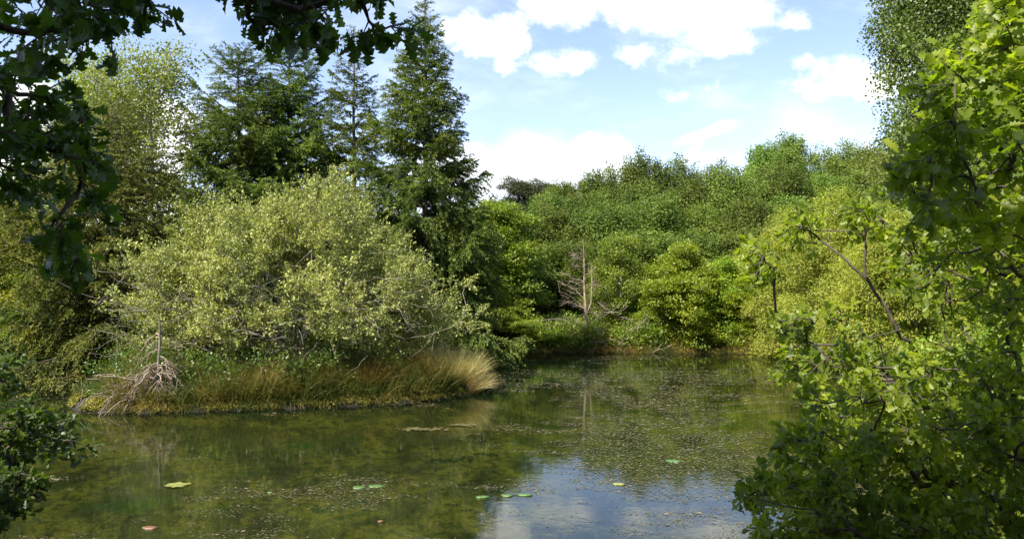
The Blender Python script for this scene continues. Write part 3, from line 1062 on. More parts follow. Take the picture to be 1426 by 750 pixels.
def blade_mesh(name, packs):
    Vs, Qs, As, off = [], [], [], 0
    for V, Q, a in packs:
        Vs.append(V); Qs.append(Q + off); As.append(a); off += len(V)
    return make_mesh(name, np.concatenate(Vs), quads=np.concatenate(Qs), attrs={'var': np.concatenate(As)})


def tussock(name, label, x, y, n, R, L, mat, lean=(0, 0), seed=0, wd=.009, bendr=(.2, 1.1), vlo=.2):
    rg = np.random.default_rng(seed)
    a = rg.uniform(0, 6.283, n)
    r = R * np.sqrt(rg.random(n))
    bx, by = np.cos(a) * r, np.sin(a) * r
    z0 = gh(x, y)
    bz = ground_h((bx + x)[None], (by + y)[None])[0] - z0
    base = np.stack([bx, by, np.maximum(bz, -z0) - .03], 1)
    k = (r / R) * .50
    d = np.stack([np.cos(a) * k + rg.normal(size=n) * .17 + lean[0], np.sin(a) * k + rg.normal(size=n) * .17 + lean[1], np.ones(n)], 1)
    ln = L * rg.uniform(.45, 1.1, n) * (1 - .2 * k)
    bd = rg.uniform(*bendr, n) * (.35 + k)
    P_ = blades(rg, base, d, ln, np.full(n, wd), bd, np.clip(vlo + rg.random(n) * (1 - vlo), 0, 1), 5)
    o = link(name, blade_mesh(name, [P_]), mat, None, (x, y, z0))
    tag(o, label, 'grass tussock', 'rush tussocks along the island shore')
    return o


tussock('rush_tussock', 'big straw-coloured rush tussock on the right tip of the island', -1.45, 19.2, 3400, .42, 1.12, M['straw'], (.04, -.03), 501, .009, (.02, .60))
tussock('rush_tussock', 'straw tussock sprawling over the water at the island tip', -1.05, 19.0, 1000, .22, .80, M['straw'], (.50, -.1), 502, .008, (.1, .8))
tussock('rush_tussock', 'olive rush tussock just left of the big straw one', -2.25, 18.75, 2600, .48, 1.05, M['grass'], (.0, -.1), 503, bendr=(.05, .7), vlo=.35)
tussock('rush_tussock', 'brown-tinged rush tussock in the middle of the island front', -3.25, 18.0, 2600, .5, 1.0, M['grass'], (.05, -.15), 504, bendr=(.05, .7), vlo=.3)
tussock('rush_tussock', 'green rush tussock below the willow near the bramble', -4.1, 17.7, 2400, .48, .95, M['grass'], (0, -.15), 505, bendr=(.05, .7), vlo=.2)
tussock('rush_tussock', 'dark green rush tussock in the shade left of the bramble', -6.1, 17.2, 2000, .42, .85, M['grass'], (0, -.15), 506, bendr=(.05, .7), vlo=.1)


def shore_points(rg, n, d0, d1, xr, yr):
    out = []
    tot = 0
    while tot < n:
        x = rg.uniform(*xr, n * 4); y = rg.uniform(*yr, n * 4)
        d = pond_sd(x, y)
        k = (d > d0) & (d < d1)
        out.append(np.stack([x[k], y[k]], 1)); tot += k.sum()
    return np.concatenate(out)[:n]


def grass_field(name, pts, L, mat, seed, label, wd=.010, vlo=0., vhi=1.):
    rg = np.random.default_rng(seed)
    n = len(pts)
    z = ground_h(pts[:, 0][None], pts[:, 1][None])[0]
    base = np.stack([pts[:, 0], pts[:, 1], z - .02], 1)
    patch = .5 + .5 * np.sin(pts[:, 0] * 2.1 + 1.7 * np.sin(pts[:, 1] * 1.7))
    d = np.stack([rg.normal(size=n) * .28, rg.normal(size=n) * .28 - .08, np.ones(n)], 1)
    ln = L * rg.uniform(.35, 1.1, n) * (.6 + .5 * patch)
    P_ = blades(rg, base, d, ln, np.full(n, wd), rg.uniform(.1, .9, n), np.clip(vlo + (vhi - vlo) * (.6 * rg.random(n) + .4 * patch), 0, 1), 3)
    o = link(name, blade_mesh(name, [P_]), mat)
    tag(o, label, 'grass', kind='stuff')


rg = np.random.default_rng(600)
grass_field('grass', shore_points(rg, 20000, .06, 1.5, (-8.1, -.6), (15.8, 21)), .98, M['grass'], 601, 'tangled green and straw grass growing along the island shore', .015)
grass_field('bank_grass', shore_points(rg, 26000, .05, 4.0, (-4, 12), (30.3, 35.5)), 1.15, M['grass'], 602, 'tall olive grass on the far bank behind the dead tree', .016, .1, .8)
grass_field('side_grass', shore_points(rg, 12000, .05, 1.5, (-20, -8.5), (17, 25)), .6, M['grass'], 603, 'shaded grass on the left bank under the spruces', .014, 0, .5)
grass_field('near_grass', shore_points(rg, 9000, .05, 2.0, (-14, 12), (-1, 8)), .35, M['grass'], 604, 'short grass on the near bank below the oaks', .008, 0, .5)
grass_field('right_grass', shore_points(rg, 14000, .05, 2.5, (8, 14), (8, 31)), .7, M['grass'], 605, 'grass on the right bank under the pale sallows', .014, .1, .8)


def hanging_edge(name, label, pts, L, seed, lean, mat='grass', wd=.009):
    rg = np.random.default_rng(seed)
    n = len(pts)
    z = ground_h(pts[:, 0][None], pts[:, 1][None])[0]
    base = np.stack([pts[:, 0], pts[:, 1], np.maximum(z, .02)], 1)
    d = np.stack([lean[0] + rg.normal(size=n) * .5, lean[1] + rg.normal(size=n) * .4, rg.uniform(.1, 1.0, n)], 1)
    ln = L * rg.uniform(.3, 1.1, n)
    P_ = blades(rg, base, d, ln, np.full(n, wd), rg.uniform(.5, 1.5, n), rg.random(n), 4)
    P_[0][:, 2] = np.maximum(P_[0][:, 2], -.02)
    o = link(name, blade_mesh(name, [P_]), M[mat])
    tag(o, label, 'grass', kind='stuff')


rg = np.random.default_rng(606)
hanging_edge('edge_grass', 'straw and green grass hanging over the edge of the island bank', shore_points(rg, 3800, .03, .30, (-8.1, -.6), (15.6, 21)), .30, 607, (0, -.8))
hanging_edge('far_edge_grass', 'grass hanging over the far waterline', shore_points(rg, 12000, -.01, .4, (-4, 11), (29.8, 32)), .50, 608, (0, -.8), wd=.016)
hanging_edge('clearing_grass', 'pale sunlit grass in the clearing left of the far dead tree', np.random.default_rng(5).uniform((.3, 32.2), (3.4, 35), (6000, 2)), 1.1, 609, (0, 0), 'straw', .014)


def moss_edge():
    rg = np.random.default_rng(610)
    p = shore_points(rg, 16000, -.02, .45, (-9.5, -.6), (15.8, 20.5))
    keep = (np.sin(p[:, 0] * 3.1) + np.sin(p[:, 0] * 7.3 + 1) > -.9)
    p = p[keep]
    n = len(p)
    z = ground_h(p[:, 0][None], p[:, 1][None])[0]
    pos = np.stack([p[:, 0], p[:, 1], np.maximum(z, .03) + rg.random(n) * .07], 1)
    d = unit(rg.normal(size=(n, 3)) + np.array([0, -.5, .4]))
    a = leaf_arrays(pos, d, np.array([0, -.6, .8]) + rg.normal(size=(n, 3)) * .5, .06 * rg.uniform(.5, 1.3, n), .035, SIMPLE, rg.random(n))
    o = link('moss', leaf_mesh('moss', [a]), M['moss'])
    tag(o, 'yellow-green moss cushions along the waterline of the island', 'moss', kind='stuff')


moss_edge()


def undergrowth(name, label, pts, hgt, seed, mat, per=60, ll=.09, lw=.06, crad=.2):
    rg = np.random.default_rng(seed)
    z = ground_h(pts[:, 0][None], pts[:, 1][None])[0]
    c = np.stack([pts[:, 0], pts[:, 1], z + hgt * rg.random(len(pts))], 1)
    o = link(name, leaf_mesh(name, [clump_leaves(rg, c, unit(np.tile([0, -.5, .8], (len(c), 1))), per, crad, ll, lw, SIMPLE)]), M[mat])
    tag(o, label, 'undergrowth', kind='stuff')


rg = np.random.default_rng(620)
undergrowth('far_undergrowth', 'dense dark undergrowth along the far bank and hill foot', np.concatenate([shore_points(rg, 520, .3, 5, (-6, 16), (29.5, 38)), shore_points(rg, 230, .02, .6, (-3, 11), (29.5, 33))]), .85, 621, 'alder_leaf')
undergrowth('left_undergrowth', 'dark undergrowth below the spruces on the left bank', shore_points(rg, 520, .3, 9, (-24, -3.5), (20, 30)), 1.3, 622, 'hill_leaf', 60, .10, .07, .26)
undergrowth('right_undergrowth', 'green undergrowth along the right bank below the oaks', shore_points(rg, 420, .05, 3.5, (8, 16), (7, 31)), 1.1, 623, 'alder_leaf', 60, .09, .06, .22)
undergrowth('island_undergrowth', 'low green leaves under the willow bush', shore_points(rg, 240, .35, 2.0, (-9, -2.5), (16, 20)), .75, 624, 'bramble_leaf', 45, .06, .045, .14)


def small_plant(name, label, x, y, h, n, R, mat, ll, lw, seed):
    rg = np.random.default_rng(seed)
    z0 = gh(x, y)
    t = thing(name, label, 'plant', (x, y, z0))
    st = 9
    a = rg.uniform(0, 6.283, st)
    tips = np.stack([np.cos(a) * R * rg.uniform(.3, 1, st), np.sin(a) * R * rg.uniform(.3, 1, st) - .1, h * rg.uniform(.5, 1, st)], 1)
    b = np.zeros((st, 3)); b[:, :2] = tips[:, :2] * .15; b[:, 2] = -.03
    up = np.tile([0, 0, h], (st, 1))
    V, Q = hermite_tubes(b, tips, up, unit(tips) * .2 * h, np.full(st, .006), np.full(st, .003), 5, 4)
    link('stem', make_mesh('stem', V, quads=Q, smooth=True), M['bark_dark'], t)
    k = rg.integers(0, st, n)
    u = rg.uniform(.25, 1.05, n)
    pos = tips[k] * u[:, None] ** 1.2 + b[k] * (1 - u[:, None]) + rg.normal(size=(n, 3)) * .07
    pos[:, 2] = np.abs(pos[:, 2]) + .03
    a = leaf_arrays(pos, unit(rg.normal(size=(n, 3)) + np.array([0, -.3, 0])), np.array([0, -.4, .9]) + rg.normal(size=(n, 3)) * .4,
                    ll * rg.uniform(.6, 1.2, n), lw * rg.uniform(.6, 1.2, n), OVAL, rg.random(n))
    link('foliage', leaf_mesh('foliage', [a]), M[mat], t)
    return t


small_plant('bramble', 'leafy green bramble at the waterline in the middle of the island front', -4.55, 17.15, .95, 520, .45, 'bramble_leaf', .085, .065, 630)
small_plant('bramble', 'small bramble with pale leaves low on the left of the island front', -5.9, 16.85, .45, 220, .35, 'bramble_leaf', .075, .055, 631)
small_plant('bramble', 'bramble climbing into the willow right of the waterline bramble', -3.9, 18.3, 1.3, 520, .6, 'bramble_leaf', .07, .05, 632)


# ------------------------------------------------------------------ dead wood
def build_dead_spruce():
    rg = np.random.default_rng(700)
    x, y = -7.35, 16.45
    t = thing('dead_spruce', 'bare grey dead spruce with arching branches dipping into the water at the island left end', 'dead tree', (x, y, max(gh(x, y), 0)))
    H = 1.75
    zt = np.linspace(-.25, H, 9)
    tp = np.stack([.10 * np.sin(zt * 1.3) + .04 * zt, .03 * np.cos(zt * 2), zt], 1)
    r = np.linspace(.050, .014, 9)
    tr = hermite_tubes(tp[:-1], tp[1:], tp[1:] - tp[:-1], tp[1:] - tp[:-1], r[:-1], r[1:], 2, 8, .01, rg)
    link('trunk', make_mesh('dead_trunk', tr[0], quads=tr[1], smooth=True), M['bark_grey'], t)
    packs = []
    for k in range(60):
        z = .03 + (rg.random() ** 1.3 * .50 if k % 5 else rg.random() * .85) * H
        left = rg.random() < .68
        a = rg.uniform(math.pi * .75, math.pi * 1.35) if left else rg.uniform(-1.1, .9)
        L = (rg.uniform(.35, 1.45) if left else rg.uniform(.2, .8)) * (1.05 - .65 * z / H)
        p0 = np.array([.1 * math.sin(z * 1.3) + .04 * z, 0, z])
        d = np.array([math.cos(a), math.sin(a) * .8, 0])
        drop = min(z + .2, L * rg.uniform(-.05, 1.0))
        p1 = p0 + d * L + np.array([0, 0, -drop])
        t0 = (d + np.array([0, 0, rg.uniform(.0, .8)])) * L * 1.1
        t1 = (d * rg.uniform(.2, .9) + np.array([0, 0, -1.0])) * L * rg.uniform(.5, 1.3)
        rr = rg.uniform(.006, .020)
        packs.append(hermite_tubes(p0[None], p1[None], t0[None], t1[None], np.array([rr]), np.array([rr * .35]), 9, 6, .022, rg))
        s = np.linspace(0, 1, 30)
        Cc = ((2*s**3-3*s**2+1)[:, None]*p0 + (s**3-2*s**2+s)[:, None]*t0 + (-2*s**3+3*s**2)[:, None]*p1 + (s**3-s**2)[:, None]*t1)
        m = rg.integers(4, 9)
        ii = rg.integers(8, 29, m)
        b = Cc[ii]
        tl = rg.uniform(.10, .38, m)
        dd = unit(unit(np.gradient(Cc, axis=0))[ii] * .7 + rg.normal(size=(m, 3)) * .5 + np.array([0, 0, -.35]))
        e = b + dd * tl[:, None] + np.array([0, 0, -.05])
        packs.append(hermite_tubes(b, e, dd * tl[:, None] + np.array([0, 0, .08]), dd * tl[:, None] + np.array([0, 0, -.15]), np.full(m, rr * .45), np.full(m, .003), 4, 4, .02, rg))
    V, Q = join_q(packs)
    link('branches', make_mesh('dead_branches', V, quads=Q, smooth=True), M['bark_dead'], t)


build_dead_spruce()


def build_dead_tree():
    rg = np.random.default_rng(710)
    Y = 31.5
    x = (816 - 713) / F * Y
    t = thing('dead_tree', 'reddish bare dead tree standing upright at the far waterline', 'dead tree', (x, Y, gh(x, Y) - .05))
    H = CH + (HY - 338) / F * Y
    zt = np.linspace(-.1, H, 12)
    tp = np.stack([-.012 * zt ** 2 * .6 + .02 * np.sin(zt * 2), 0 * zt, zt], 1)
    r = np.linspace(.095, .010, 12) * (1 - .25 * np.linspace(0, 1, 12))
    tr = hermite_tubes(tp[:-1], tp[1:], tp[1:] - tp[:-1], tp[1:] - tp[:-1], r[:-1], r[1:], 2, 9)
    link('trunk', make_mesh('dead_tree_trunk', tr[0], quads=tr[1], smooth=True), M['bark_red'], t)
    packs = []
    for k in range(34):
        z = rg.uniform(.15, .92) * H
        sgn = -1 if rg.random() < .6 else 1
        L = rg.uniform(.5, 2.1) * (1.15 - z / H)
        d = unit(np.array([sgn, rg.normal() * .5, rg.uniform(-.1, .75)]))
        p0 = np.array([np.interp(z, zt, tp[:, 0]), 0, z])
        p1 = p0 + d * L
        rr = .004 + .007 * L
        packs.append(hermite_tubes(p0[None], p1[None], (d * L)[None], ((d + np.array([rg.normal() * .6, 0, rg.uniform(-.7, .7)])) * L)[None], np.array([rr]), np.array([rr * .3]), 6, 5, .02, rg))
        m = 6
        u = rg.uniform(.3, .95, m)
        b = p0 + d * (L * u)[:, None]
        dd = unit(d + rg.normal(size=(m, 3)) * .7)
        tl = rg.uniform(.12, .4, m)
        packs.append(hermite_tubes(b, b + dd * tl[:, None], dd * tl[:, None], dd * tl[:, None], np.full(m, rr * .45), np.full(m, .003), 3, 4, .03, rg))
    # second thin stem rising parallel on the right
    s2 = np.array([[.03, 0, 1.3], [.20, 0, 1.75], [.24, 0, 2.5], [.20, 0, 3.2]])
    packs.append(hermite_tubes(s2[:-1], s2[1:], s2[1:] - s2[:-1], s2[1:] - s2[:-1], np.array([.035, .03, .022]), np.array([.03, .022, .006]), 4, 6))
    V, Q = join_q(packs)
    link('branches', make_mesh('dead_tree_branches', V, quads=Q, smooth=True), M['bark_dead'], t)


build_dead_tree()


def fallen_branch(label, pts, r0, seed, tw=14):
    rg = np.random.default_rng(seed)
    pts = np.array(pts, float)
    o = pts[0].copy()
    pts = pts - o
    n = len(pts)
    rr = np.linspace(r0, r0 * .25, n)
    packs = [hermite_tubes(pts[:-1], pts[1:], pts[1:] - pts[:-1], pts[1:] - pts[:-1], rr[:-1], rr[1:], 4, 6, .03, rg)]
    k = rg.integers(0, n - 1, tw)
    u = rg.random(tw)
    b = pts[k] * (1 - u[:, None]) + pts[k + 1] * u[:, None]
    d = unit(unit(pts[k + 1] - pts[k]) * .5 + rg.normal(size=(tw, 3)) * .7)
    L = rg.uniform(.15, .6, tw)
    packs.append(hermite_tubes(b, b + d * L[:, None], d * L[:, None], (d + np.array([0, 0, -.4])) * L[:, None], np.full(tw, r0 * .35), np.full(tw, .004), 4, 5, .03, rg))
    V, Q = join_q(packs)
    ob = link('fallen_branch', make_mesh('fallen_branch', V, quads=Q, smooth=True), M['bark_dead'], None, o.tolist())
    tag(ob, label, 'branch', 'fallen branches at the far bank')


fallen_branch('long bare branch sloping down to the right from the dead tree', [P(832, 420, 31.3), P(852, 436, 31.2), P(878, 446, 31.1), P(900, 458, 31.0)], .013, 720)
fallen_branch('bare twig lying low across the far waterline', [P(820, 476, 31.0), P(845, 474, 30.9), P(865, 470, 30.9), P(892, 476, 30.8)], .013, 721)
fallen_branch('pale crooked branch forking beside the dead trunk base', [P(848, 484, 30.9), P(836, 470, 31.0), P(830, 455, 31.0), P(826, 440, 31.0)], .013, 722)
fallen_branch('arched grey branch with its tip in the water under the bright shrub', [P(935, 480, 30.9), P(920, 486, 30.6), P(905, 491, 30.4)], .025, 723, 6)
fallen_branch('tangle of thin twigs between the dead tree and the shrub', [P(860, 486, 30.8), P(872, 462, 30.9), P(890, 452, 31.0), P(905, 440, 31.1)], .014, 724, 40)


def rock(name, label, x, y, z, s, seed, mat, group=None):
    rg = np.random.default_rng(seed)
    import bmesh
    bm = bmesh.new()
    bmesh.ops.create_icosphere(bm, subdivisions=3, radius=1)
    ph = rg.uniform(0, 6, 6)
    for v in bm.verts:
        c = v.co
        k = 1 + .18 * math.sin(c.x * 2.7 + ph[0]) * math.sin(c.y * 2.2 + ph[1]) + .10 * math.sin(c.z * 5 + ph[2]) * math.sin(c.x * 6 + ph[3]) + .03 * math.sin(c.y * 14 + ph[4])
        v.co = Vector((c.x * s[0] * k, c.y * s[1] * k, c.z * s[2] * k))
    me = bpy.data.meshes.new(name)
    bm.to_mesh(me)
    bm.free()
    o = link(name, me, mat, None, (x, y, z))
    tag(o, label, 'stone', group)
    return o


def stone_mat():
    m, g = new_mat('stone')
    out = g.n('ShaderNodeOutputMaterial')
    pb = g.n('ShaderNodeBsdfPrincipled')
    co = g.n('ShaderNodeTexCoord').outputs['Object']
    n1 = g.noise(co, 7, 6, .7)
    c = g.mix(g.ramp(n1, .35, .65), (.22, .20, .17, 1), (.44, .41, .36, 1))
    g.set(pb.inputs['Base Color'], c)
    pb.inputs['Roughness'].default_value = .85
    bp = g.n('ShaderNodeBump')
    bp.inputs['Strength'].default_value = .6
    bp.inputs['Distance'].default_value = .03
    g.set(bp.inputs['Height'], n1)
    g.nt.links.new(bp.outputs[0], pb.inputs['Normal'])
    g.nt.links.new(pb.outputs[0], out.inputs[0])
    return m


M['stone'] = stone_mat()
p_ = P(783, 446, 34.3)
rock('boulder', 'pale grey boulder half hidden in the far bank grass', p_[0], p_[1], p_[2] - .25, (.75, .4, .45), 730, M['stone'])
rock('shore_stone', 'small pale stone at the waterline below the big straw tussock', *P(615, 550, 18.35)[:2], .03, (.06, .06, .08), 731, M['stone'], 'small stones at the island waterline')
rock('shore_stone', 'small grey stone in the water left of the pale one', *P(566, 556, 17.6)[:2], .02, (.12, .07, .05), 732, M['stone'], 'small stones at the island waterline')
rock('shore_stone', 'dark flat stone at the foot of the far dead tree', *P(806, 487, 31.2)[:2], .05, (.14, .1, .08), 733, M['stone'], 'small stones at the island waterline')


# ------------------------------------------------------------------ floating things on the pond
def film_mat():
    m, g = new_mat('pond_scum')
    out = g.n('ShaderNodeOutputMaterial')
    at = g.n('ShaderNodeAttribute', attribute_name='var').outputs['Fac']
    cr = g.n('ShaderNodeValToRGB')
    g.set(cr.inputs[0], at)
    e = cr.color_ramp.elements
    e[0].position, e[0].color = 0.0, (.06, .050, .022, 1)
    e[1].position, e[1].color = 1.0, (.19, .17, .10, 1)
    el = e.new(.5); el.color = (.085, .072, .035, 1)
    pb = g.n('ShaderNodeBsdfPrincipled')
    g.set(pb.inputs['Base Color'], cr.outputs[0])
    pb.inputs['Roughness'].default_value = .6
    pb.inputs['Specular IOR Level'].default_value = .3
    g.nt.links.new(pb.outputs[0], out.inputs[0])
    return m


def vnoise(x, y, seed=0):
    """cheap tileless value noise"""
    r = np.random.default_rng(seed)
    T = r.random((256, 256))
    xi, yi = np.floor(x).astype(int), np.floor(y).astype(int)
    fx, fy = x - xi, y - yi
    fx, fy = fx * fx * (3 - 2 * fx), fy * fy * (3 - 2 * fy)
    g_ = lambda a, b: T[a % 256, b % 256]
    return (g_(xi, yi) * (1 - fx) + g_(xi + 1, yi) * fx) * (1 - fy) + (g_(xi, yi + 1) * (1 - fx) + g_(xi + 1, yi + 1) * fx) * fy


def floating_flecks():
    rg = np.random.default_rng(800)
    n = 500000
    y = rg.uniform(4, 31, n)
    x = (rg.uniform(-.1, 1526, n) - 763) / F * y
    ys_ = y + .5 * np.sin(x * .6)
    f = .40 * vnoise(x * .35 + 40, ys_ * .55 + 40, 1) + .38 * vnoise(x * 1.1 + 9, ys_ * 2.6 + 9, 2) + .22 * vnoise(x * 3.5 + 70, ys_ * 7 + 70, 3)
    px = 713 + x / y * F
    py = HY + CH / y * F
    # drifting bands: thick off the right shore, light elsewhere
    dens = .17 + .60 * np.exp(-((px - 960) / 190) ** 2 - ((py - 625) / 55) ** 2) + .10 * sm(py, 640, 720) + .20 * np.exp(-((py - 520) / 30) ** 2)
    dens += .10 * np.exp(-((px - 520) / 160) ** 2 - ((py - 600) / 14) ** 2)
    th = 1.0 - dens
    keep = (f + rg.normal(size=n) * .035 > th * .86) & (pond_sd(x, y) < -.05)
    keep &= rg.random(n) < np.clip(11.0 / y, .25, 1.0) * .75
    x, y, f = x[keep], y[keep], f[keep]
    n = len(x)
    pos = np.stack([x, y, np.full(n, .006) + rg.random(n) * .003], 1)
    a = rg.uniform(0, 6.283, n)
    d = np.stack([np.cos(a), np.sin(a), rg.normal(size=n) * .02], 1)
    sz = (rg.gamma(2.0, .0055, n) + .006) * np.clip(y / 13, .6, 1.6)
    nr = np.stack([rg.normal(size=n) * .05, rg.normal(size=n) * .05, np.ones(n)], 1)
    A = leaf_arrays(pos, d, nr, sz * 1.5, sz * rg.uniform(.5, 1.2, n), (np.array([[0, 0, 0], [.5, .35, 0], [.3, 1, 0], [-.4, .8, 0], [-.5, .3, 0]], float), np.array([[0, 1, 2], [0, 2, 3], [0, 3, 4]])), rg.random(n))
    o = link('pond_scum', leaf_mesh('pond_scum', [A]), film_mat())
    tag(o, 'scattered brown floating specks and duckweed drifting on the pond', 'pond scum', kind='stuff')
    return n


floating_flecks()


def weed_raft_mat(name, c0, c1):
    m, g = new_mat(name)
    out = g.n('ShaderNodeOutputMaterial')
    pb = g.n('ShaderNodeBsdfPrincipled')
    co = g.n('ShaderNodeTexCoord').outputs['Object']
    c = g.mix(g.ramp(g.noise(co, 16, 5, .7), .35, .65), (*c0, 1), (*c1, 1))
    g.set(pb.inputs['Base Color'], c)
    pb.inputs['Roughness'].default_value = .4
    g.nt.links.new(pb.outputs[0], out.inputs[0])
    return m


M['raft_olive'] = weed_raft_mat('raft_olive', (.07, .060, .022), (.15, .13, .05))
M['raft_green'] = weed_raft_mat('raft_green', (.05, .11, .02), (.10, .17, .045))
M['raft_grey'] = weed_raft_mat('raft_grey', (.09, .085, .055), (.17, .16, .11))
M['pad_leaf'] = weed_raft_mat('pad_leaf', (.16, .18, .04), (.28, .28, .08))
M['fallen_leaf'] = weed_raft_mat('fallen_leaf', (.13, .065, .03), (.20, .11, .05))


def raft(name, label, cat, px, py, wpx, hpx, mat, seed, group, z=.012):
    """a thin ragged mat of weed or a leaf floating on the surface"""
    rg = np.random.default_rng(seed)
    Y = CH * F / (py - HY)
    x = (px - 713) / F * Y
    w = wpx / F * Y * .5
    # foreshortening: a row of pixels covers Y^2/(CH*F) metres
    h = max(w * .30, min(w * (.55 if name == 'algae_raft' else .8), hpx * Y * Y / (CH * F) * .5))
    if name == 'algae_raft':
        # a broken mat: many ragged flakes lying close together
        m = int(60 + 640 * w * h)
        a = rg.uniform(0, 6.283, m)
        q = np.minimum(np.abs(rg.normal(size=m)) * .55, .9)
        wob = 1 + .25 * np.sin(a * 2 + seed)
        pos = np.stack([np.cos(a) * q * w * wob, np.sin(a) * q * h * wob, rg.random(m) * .004], 1)
        t_ = rg.uniform(0, 6.283, m)
        d = np.stack([np.cos(t_), np.sin(t_), rg.normal(size=m) * .02], 1)
        sz = rg.gamma(2.2, .014, m) + .008
        hexa = (np.array([[0, 0, 0], [.5, .2, 0], [.45, .8, 0], [.1, 1, 0], [-.5, .7, 0], [-.4, .25, 0]], float), np.array([[0, 1, 2], [0, 2, 3], [0, 3, 4], [0, 4, 5]]))
        me = leaf_mesh(name, [leaf_arrays(pos, d, np.array([0, 0, 1.]) + rg.normal(size=(m, 3)) * .04, sz * 1.5, sz, hexa, rg.random(m))])
        o = link(name, me, mat, None, (x, Y, z))
        tag(o, label, cat, group)
        return
    n = 40
    a = np.linspace(0, 6.283, n, endpoint=False)
    r = 1 + .10 * np.sin(a * 2 + rg.uniform(0, 6)) + .07 * np.sin(a * 5 + rg.uniform(0, 6)) + .03 * rg.normal(size=n)
    ring = np.stack([np.cos(a) * r * w, np.sin(a) * r * h, np.full(n, .0)], 1)
    V = np.concatenate([[[0, 0, .004]], ring * .55 + np.array([0, 0, .004]), ring, ring * .98 + np.array([0, 0, -.010])])
    T, Q = [], []
    for i in range(n):
        j = (i + 1) % n
        T.append([0, 1 + i, 1 + j])
        Q.append([1 + i, 1 + n + i, 1 + n + j, 1 + j])
        Q.append([1 + n + i, 1 + 2 * n + i, 1 + 2 * n + j, 1 + n + j])
    o = link(name, make_mesh(name, V, tris=T, quads=Q), mat, None, (x, Y, z))
    tag(o, label, cat, group)


RAFTS = [('algae_raft', 'longest yellowish weed raft alone in the left part of the pond', 'algae raft', 245, 676, 32, 5, 'pad_leaf'),
         ('algae_raft', 'bright green weed patch under the surface in the lower middle left', 'algae raft', 455, 704, 38, 6, 'raft_green'),
         ('algae_raft', 'small green weed patch right behind the bright green one', 'algae raft', 498, 696, 30, 5, 'raft_green'),
         ('algae_raft', 'green weed streak in front of the bright green patch', 'algae raft', 490, 714, 26, 4, 'raft_green'),
         ('lily_pad', 'green floating pad above the bright green weed, left one of two', 'lily pad', 500, 679, 24, 4, 'raft_green'),
         ('lily_pad', 'green floating pad touching its twin at the edge of the sky reflection', 'lily pad', 524, 677, 26, 4, 'raft_green'),
         ('lily_pad', 'small fresh green pad left of the two touching pads', 'lily pad', 376, 686, 9, 3, 'raft_green'),
         ('algae_raft', 'wide yellow-brown weed band off the rush tussock', 'algae raft', 590, 598, 90, 3, 'raft_olive'),
         ('algae_raft', 'thin brown weed line nearer the tussock than the wide band', 'algae raft', 645, 592, 50, 3, 'raft_olive'),
         ('lily_pad', 'largest pale pad in the grey scum on the right side of the water', 'lily pad', 938, 642, 26, 5, 'raft_green'),
         ('lily_pad', 'yellowish pad near the sky reflection, left of the largest pad', 'lily pad', 862, 674, 20, 3, 'pad_leaf'),
         ('lily_pad', 'bright green narrow pad in the sky reflection, middle of three', 'lily pad', 706, 690, 20, 3, 'raft_green'),
         ('lily_pad', 'green narrow pad in the sky reflection, left of three', 'lily pad', 672, 692, 24, 3, 'raft_green'),
         ('lily_pad', 'green narrow pad in the sky reflection, right of three', 'lily pad', 731, 689, 26, 3, 'raft_green'),
         ('floating_leaf', 'large orange fallen leaf floating near the lower left bush', 'leaf', 209, 735, 20, 5, 'fallen_leaf'),
         ('floating_leaf', 'small orange leaf on the near water in the middle left', 'leaf', 530, 726, 8, 2, 'fallen_leaf')]
for i, (nm, lab, cat, px, py, w, h, mt) in enumerate(RAFTS):
    raft(nm, lab, cat, px, py, w * (.8 if nm == 'lily_pad' else 1), h, M[mt], 820 + i, {'algae_raft': 'weed rafts floating on the pond', 'lily_pad': 'floating pads on the pond', 'floating_leaf': 'fallen leaves on the water'}[nm],
         -.03 if (mt == 'raft_green' and nm == 'algae_raft') else .012)


# ------------------------------------------------------------------ near oaks
OAKT = [tpl_oak(s) for s in (1, 2, 3)]
OAKL = [tpl_oak_light(s) for s in (4, 5, 6)]


def oak_sprigs(rg, pts, out, nshoot, nleaf, slen, ll, tpls, droop=.25, up=.8, spread=.8):
    """shoots at every point with leaves crowded towards the tips"""
    n = len(pts)
    base = np.repeat(pts, nshoot, 0)
    o = np.repeat(out, nshoot, 0)
    sd = unit(o * .6 + rg.normal(size=base.shape) * spread + np.array([0, 0, -droop * .3]))
    sl = slen * rg.uniform(.6, 1.3, len(base))
    tube = hermite_tubes(base, base + sd * sl[:, None], sd * sl[:, None], (sd + np.array([0, 0, -droop * .4])) * sl[:, None], np.full(len(base), .0035), np.full(len(base), .0018), 3, 4)
    m = len(base)
    u = 1 - rg.random((m, nleaf)) ** 1.6 * .75
    lp = base[:, None] + sd[:, None] * (sl[:, None] * u)[..., None] + rg.normal(size=(m, nleaf, 3)) * .008
    ld = unit(sd[:, None] * .55 + rg.normal(size=(m, nleaf, 3)) * .75 + np.array([0, 0, -droop]))
    ln = np.array([SUN[0] * .45, SUN[1] * .45, up * .85]) + rg.normal(size=(m, nleaf, 3)) * .48
    N = m * nleaf
    sz = ll * rg.uniform(.55, 1.2, N)
    lp, ld, ln = lp.reshape(-1, 3), ld.reshape(-1, 3), ln.reshape(-1, 3)
    var = np.clip(np.repeat(rg.random(m), nleaf) * .5 + rg.random(N) * .5, 0, 1)
    packs = []
    pick = rg.integers(0, len(tpls), N)
    for k, tp in enumerate(tpls):
        s = pick == k
        packs.append(leaf_arrays(lp[s], ld[s], ln[s], sz[s], sz[s] * .70, tp, var[s]))
    return tube, packs


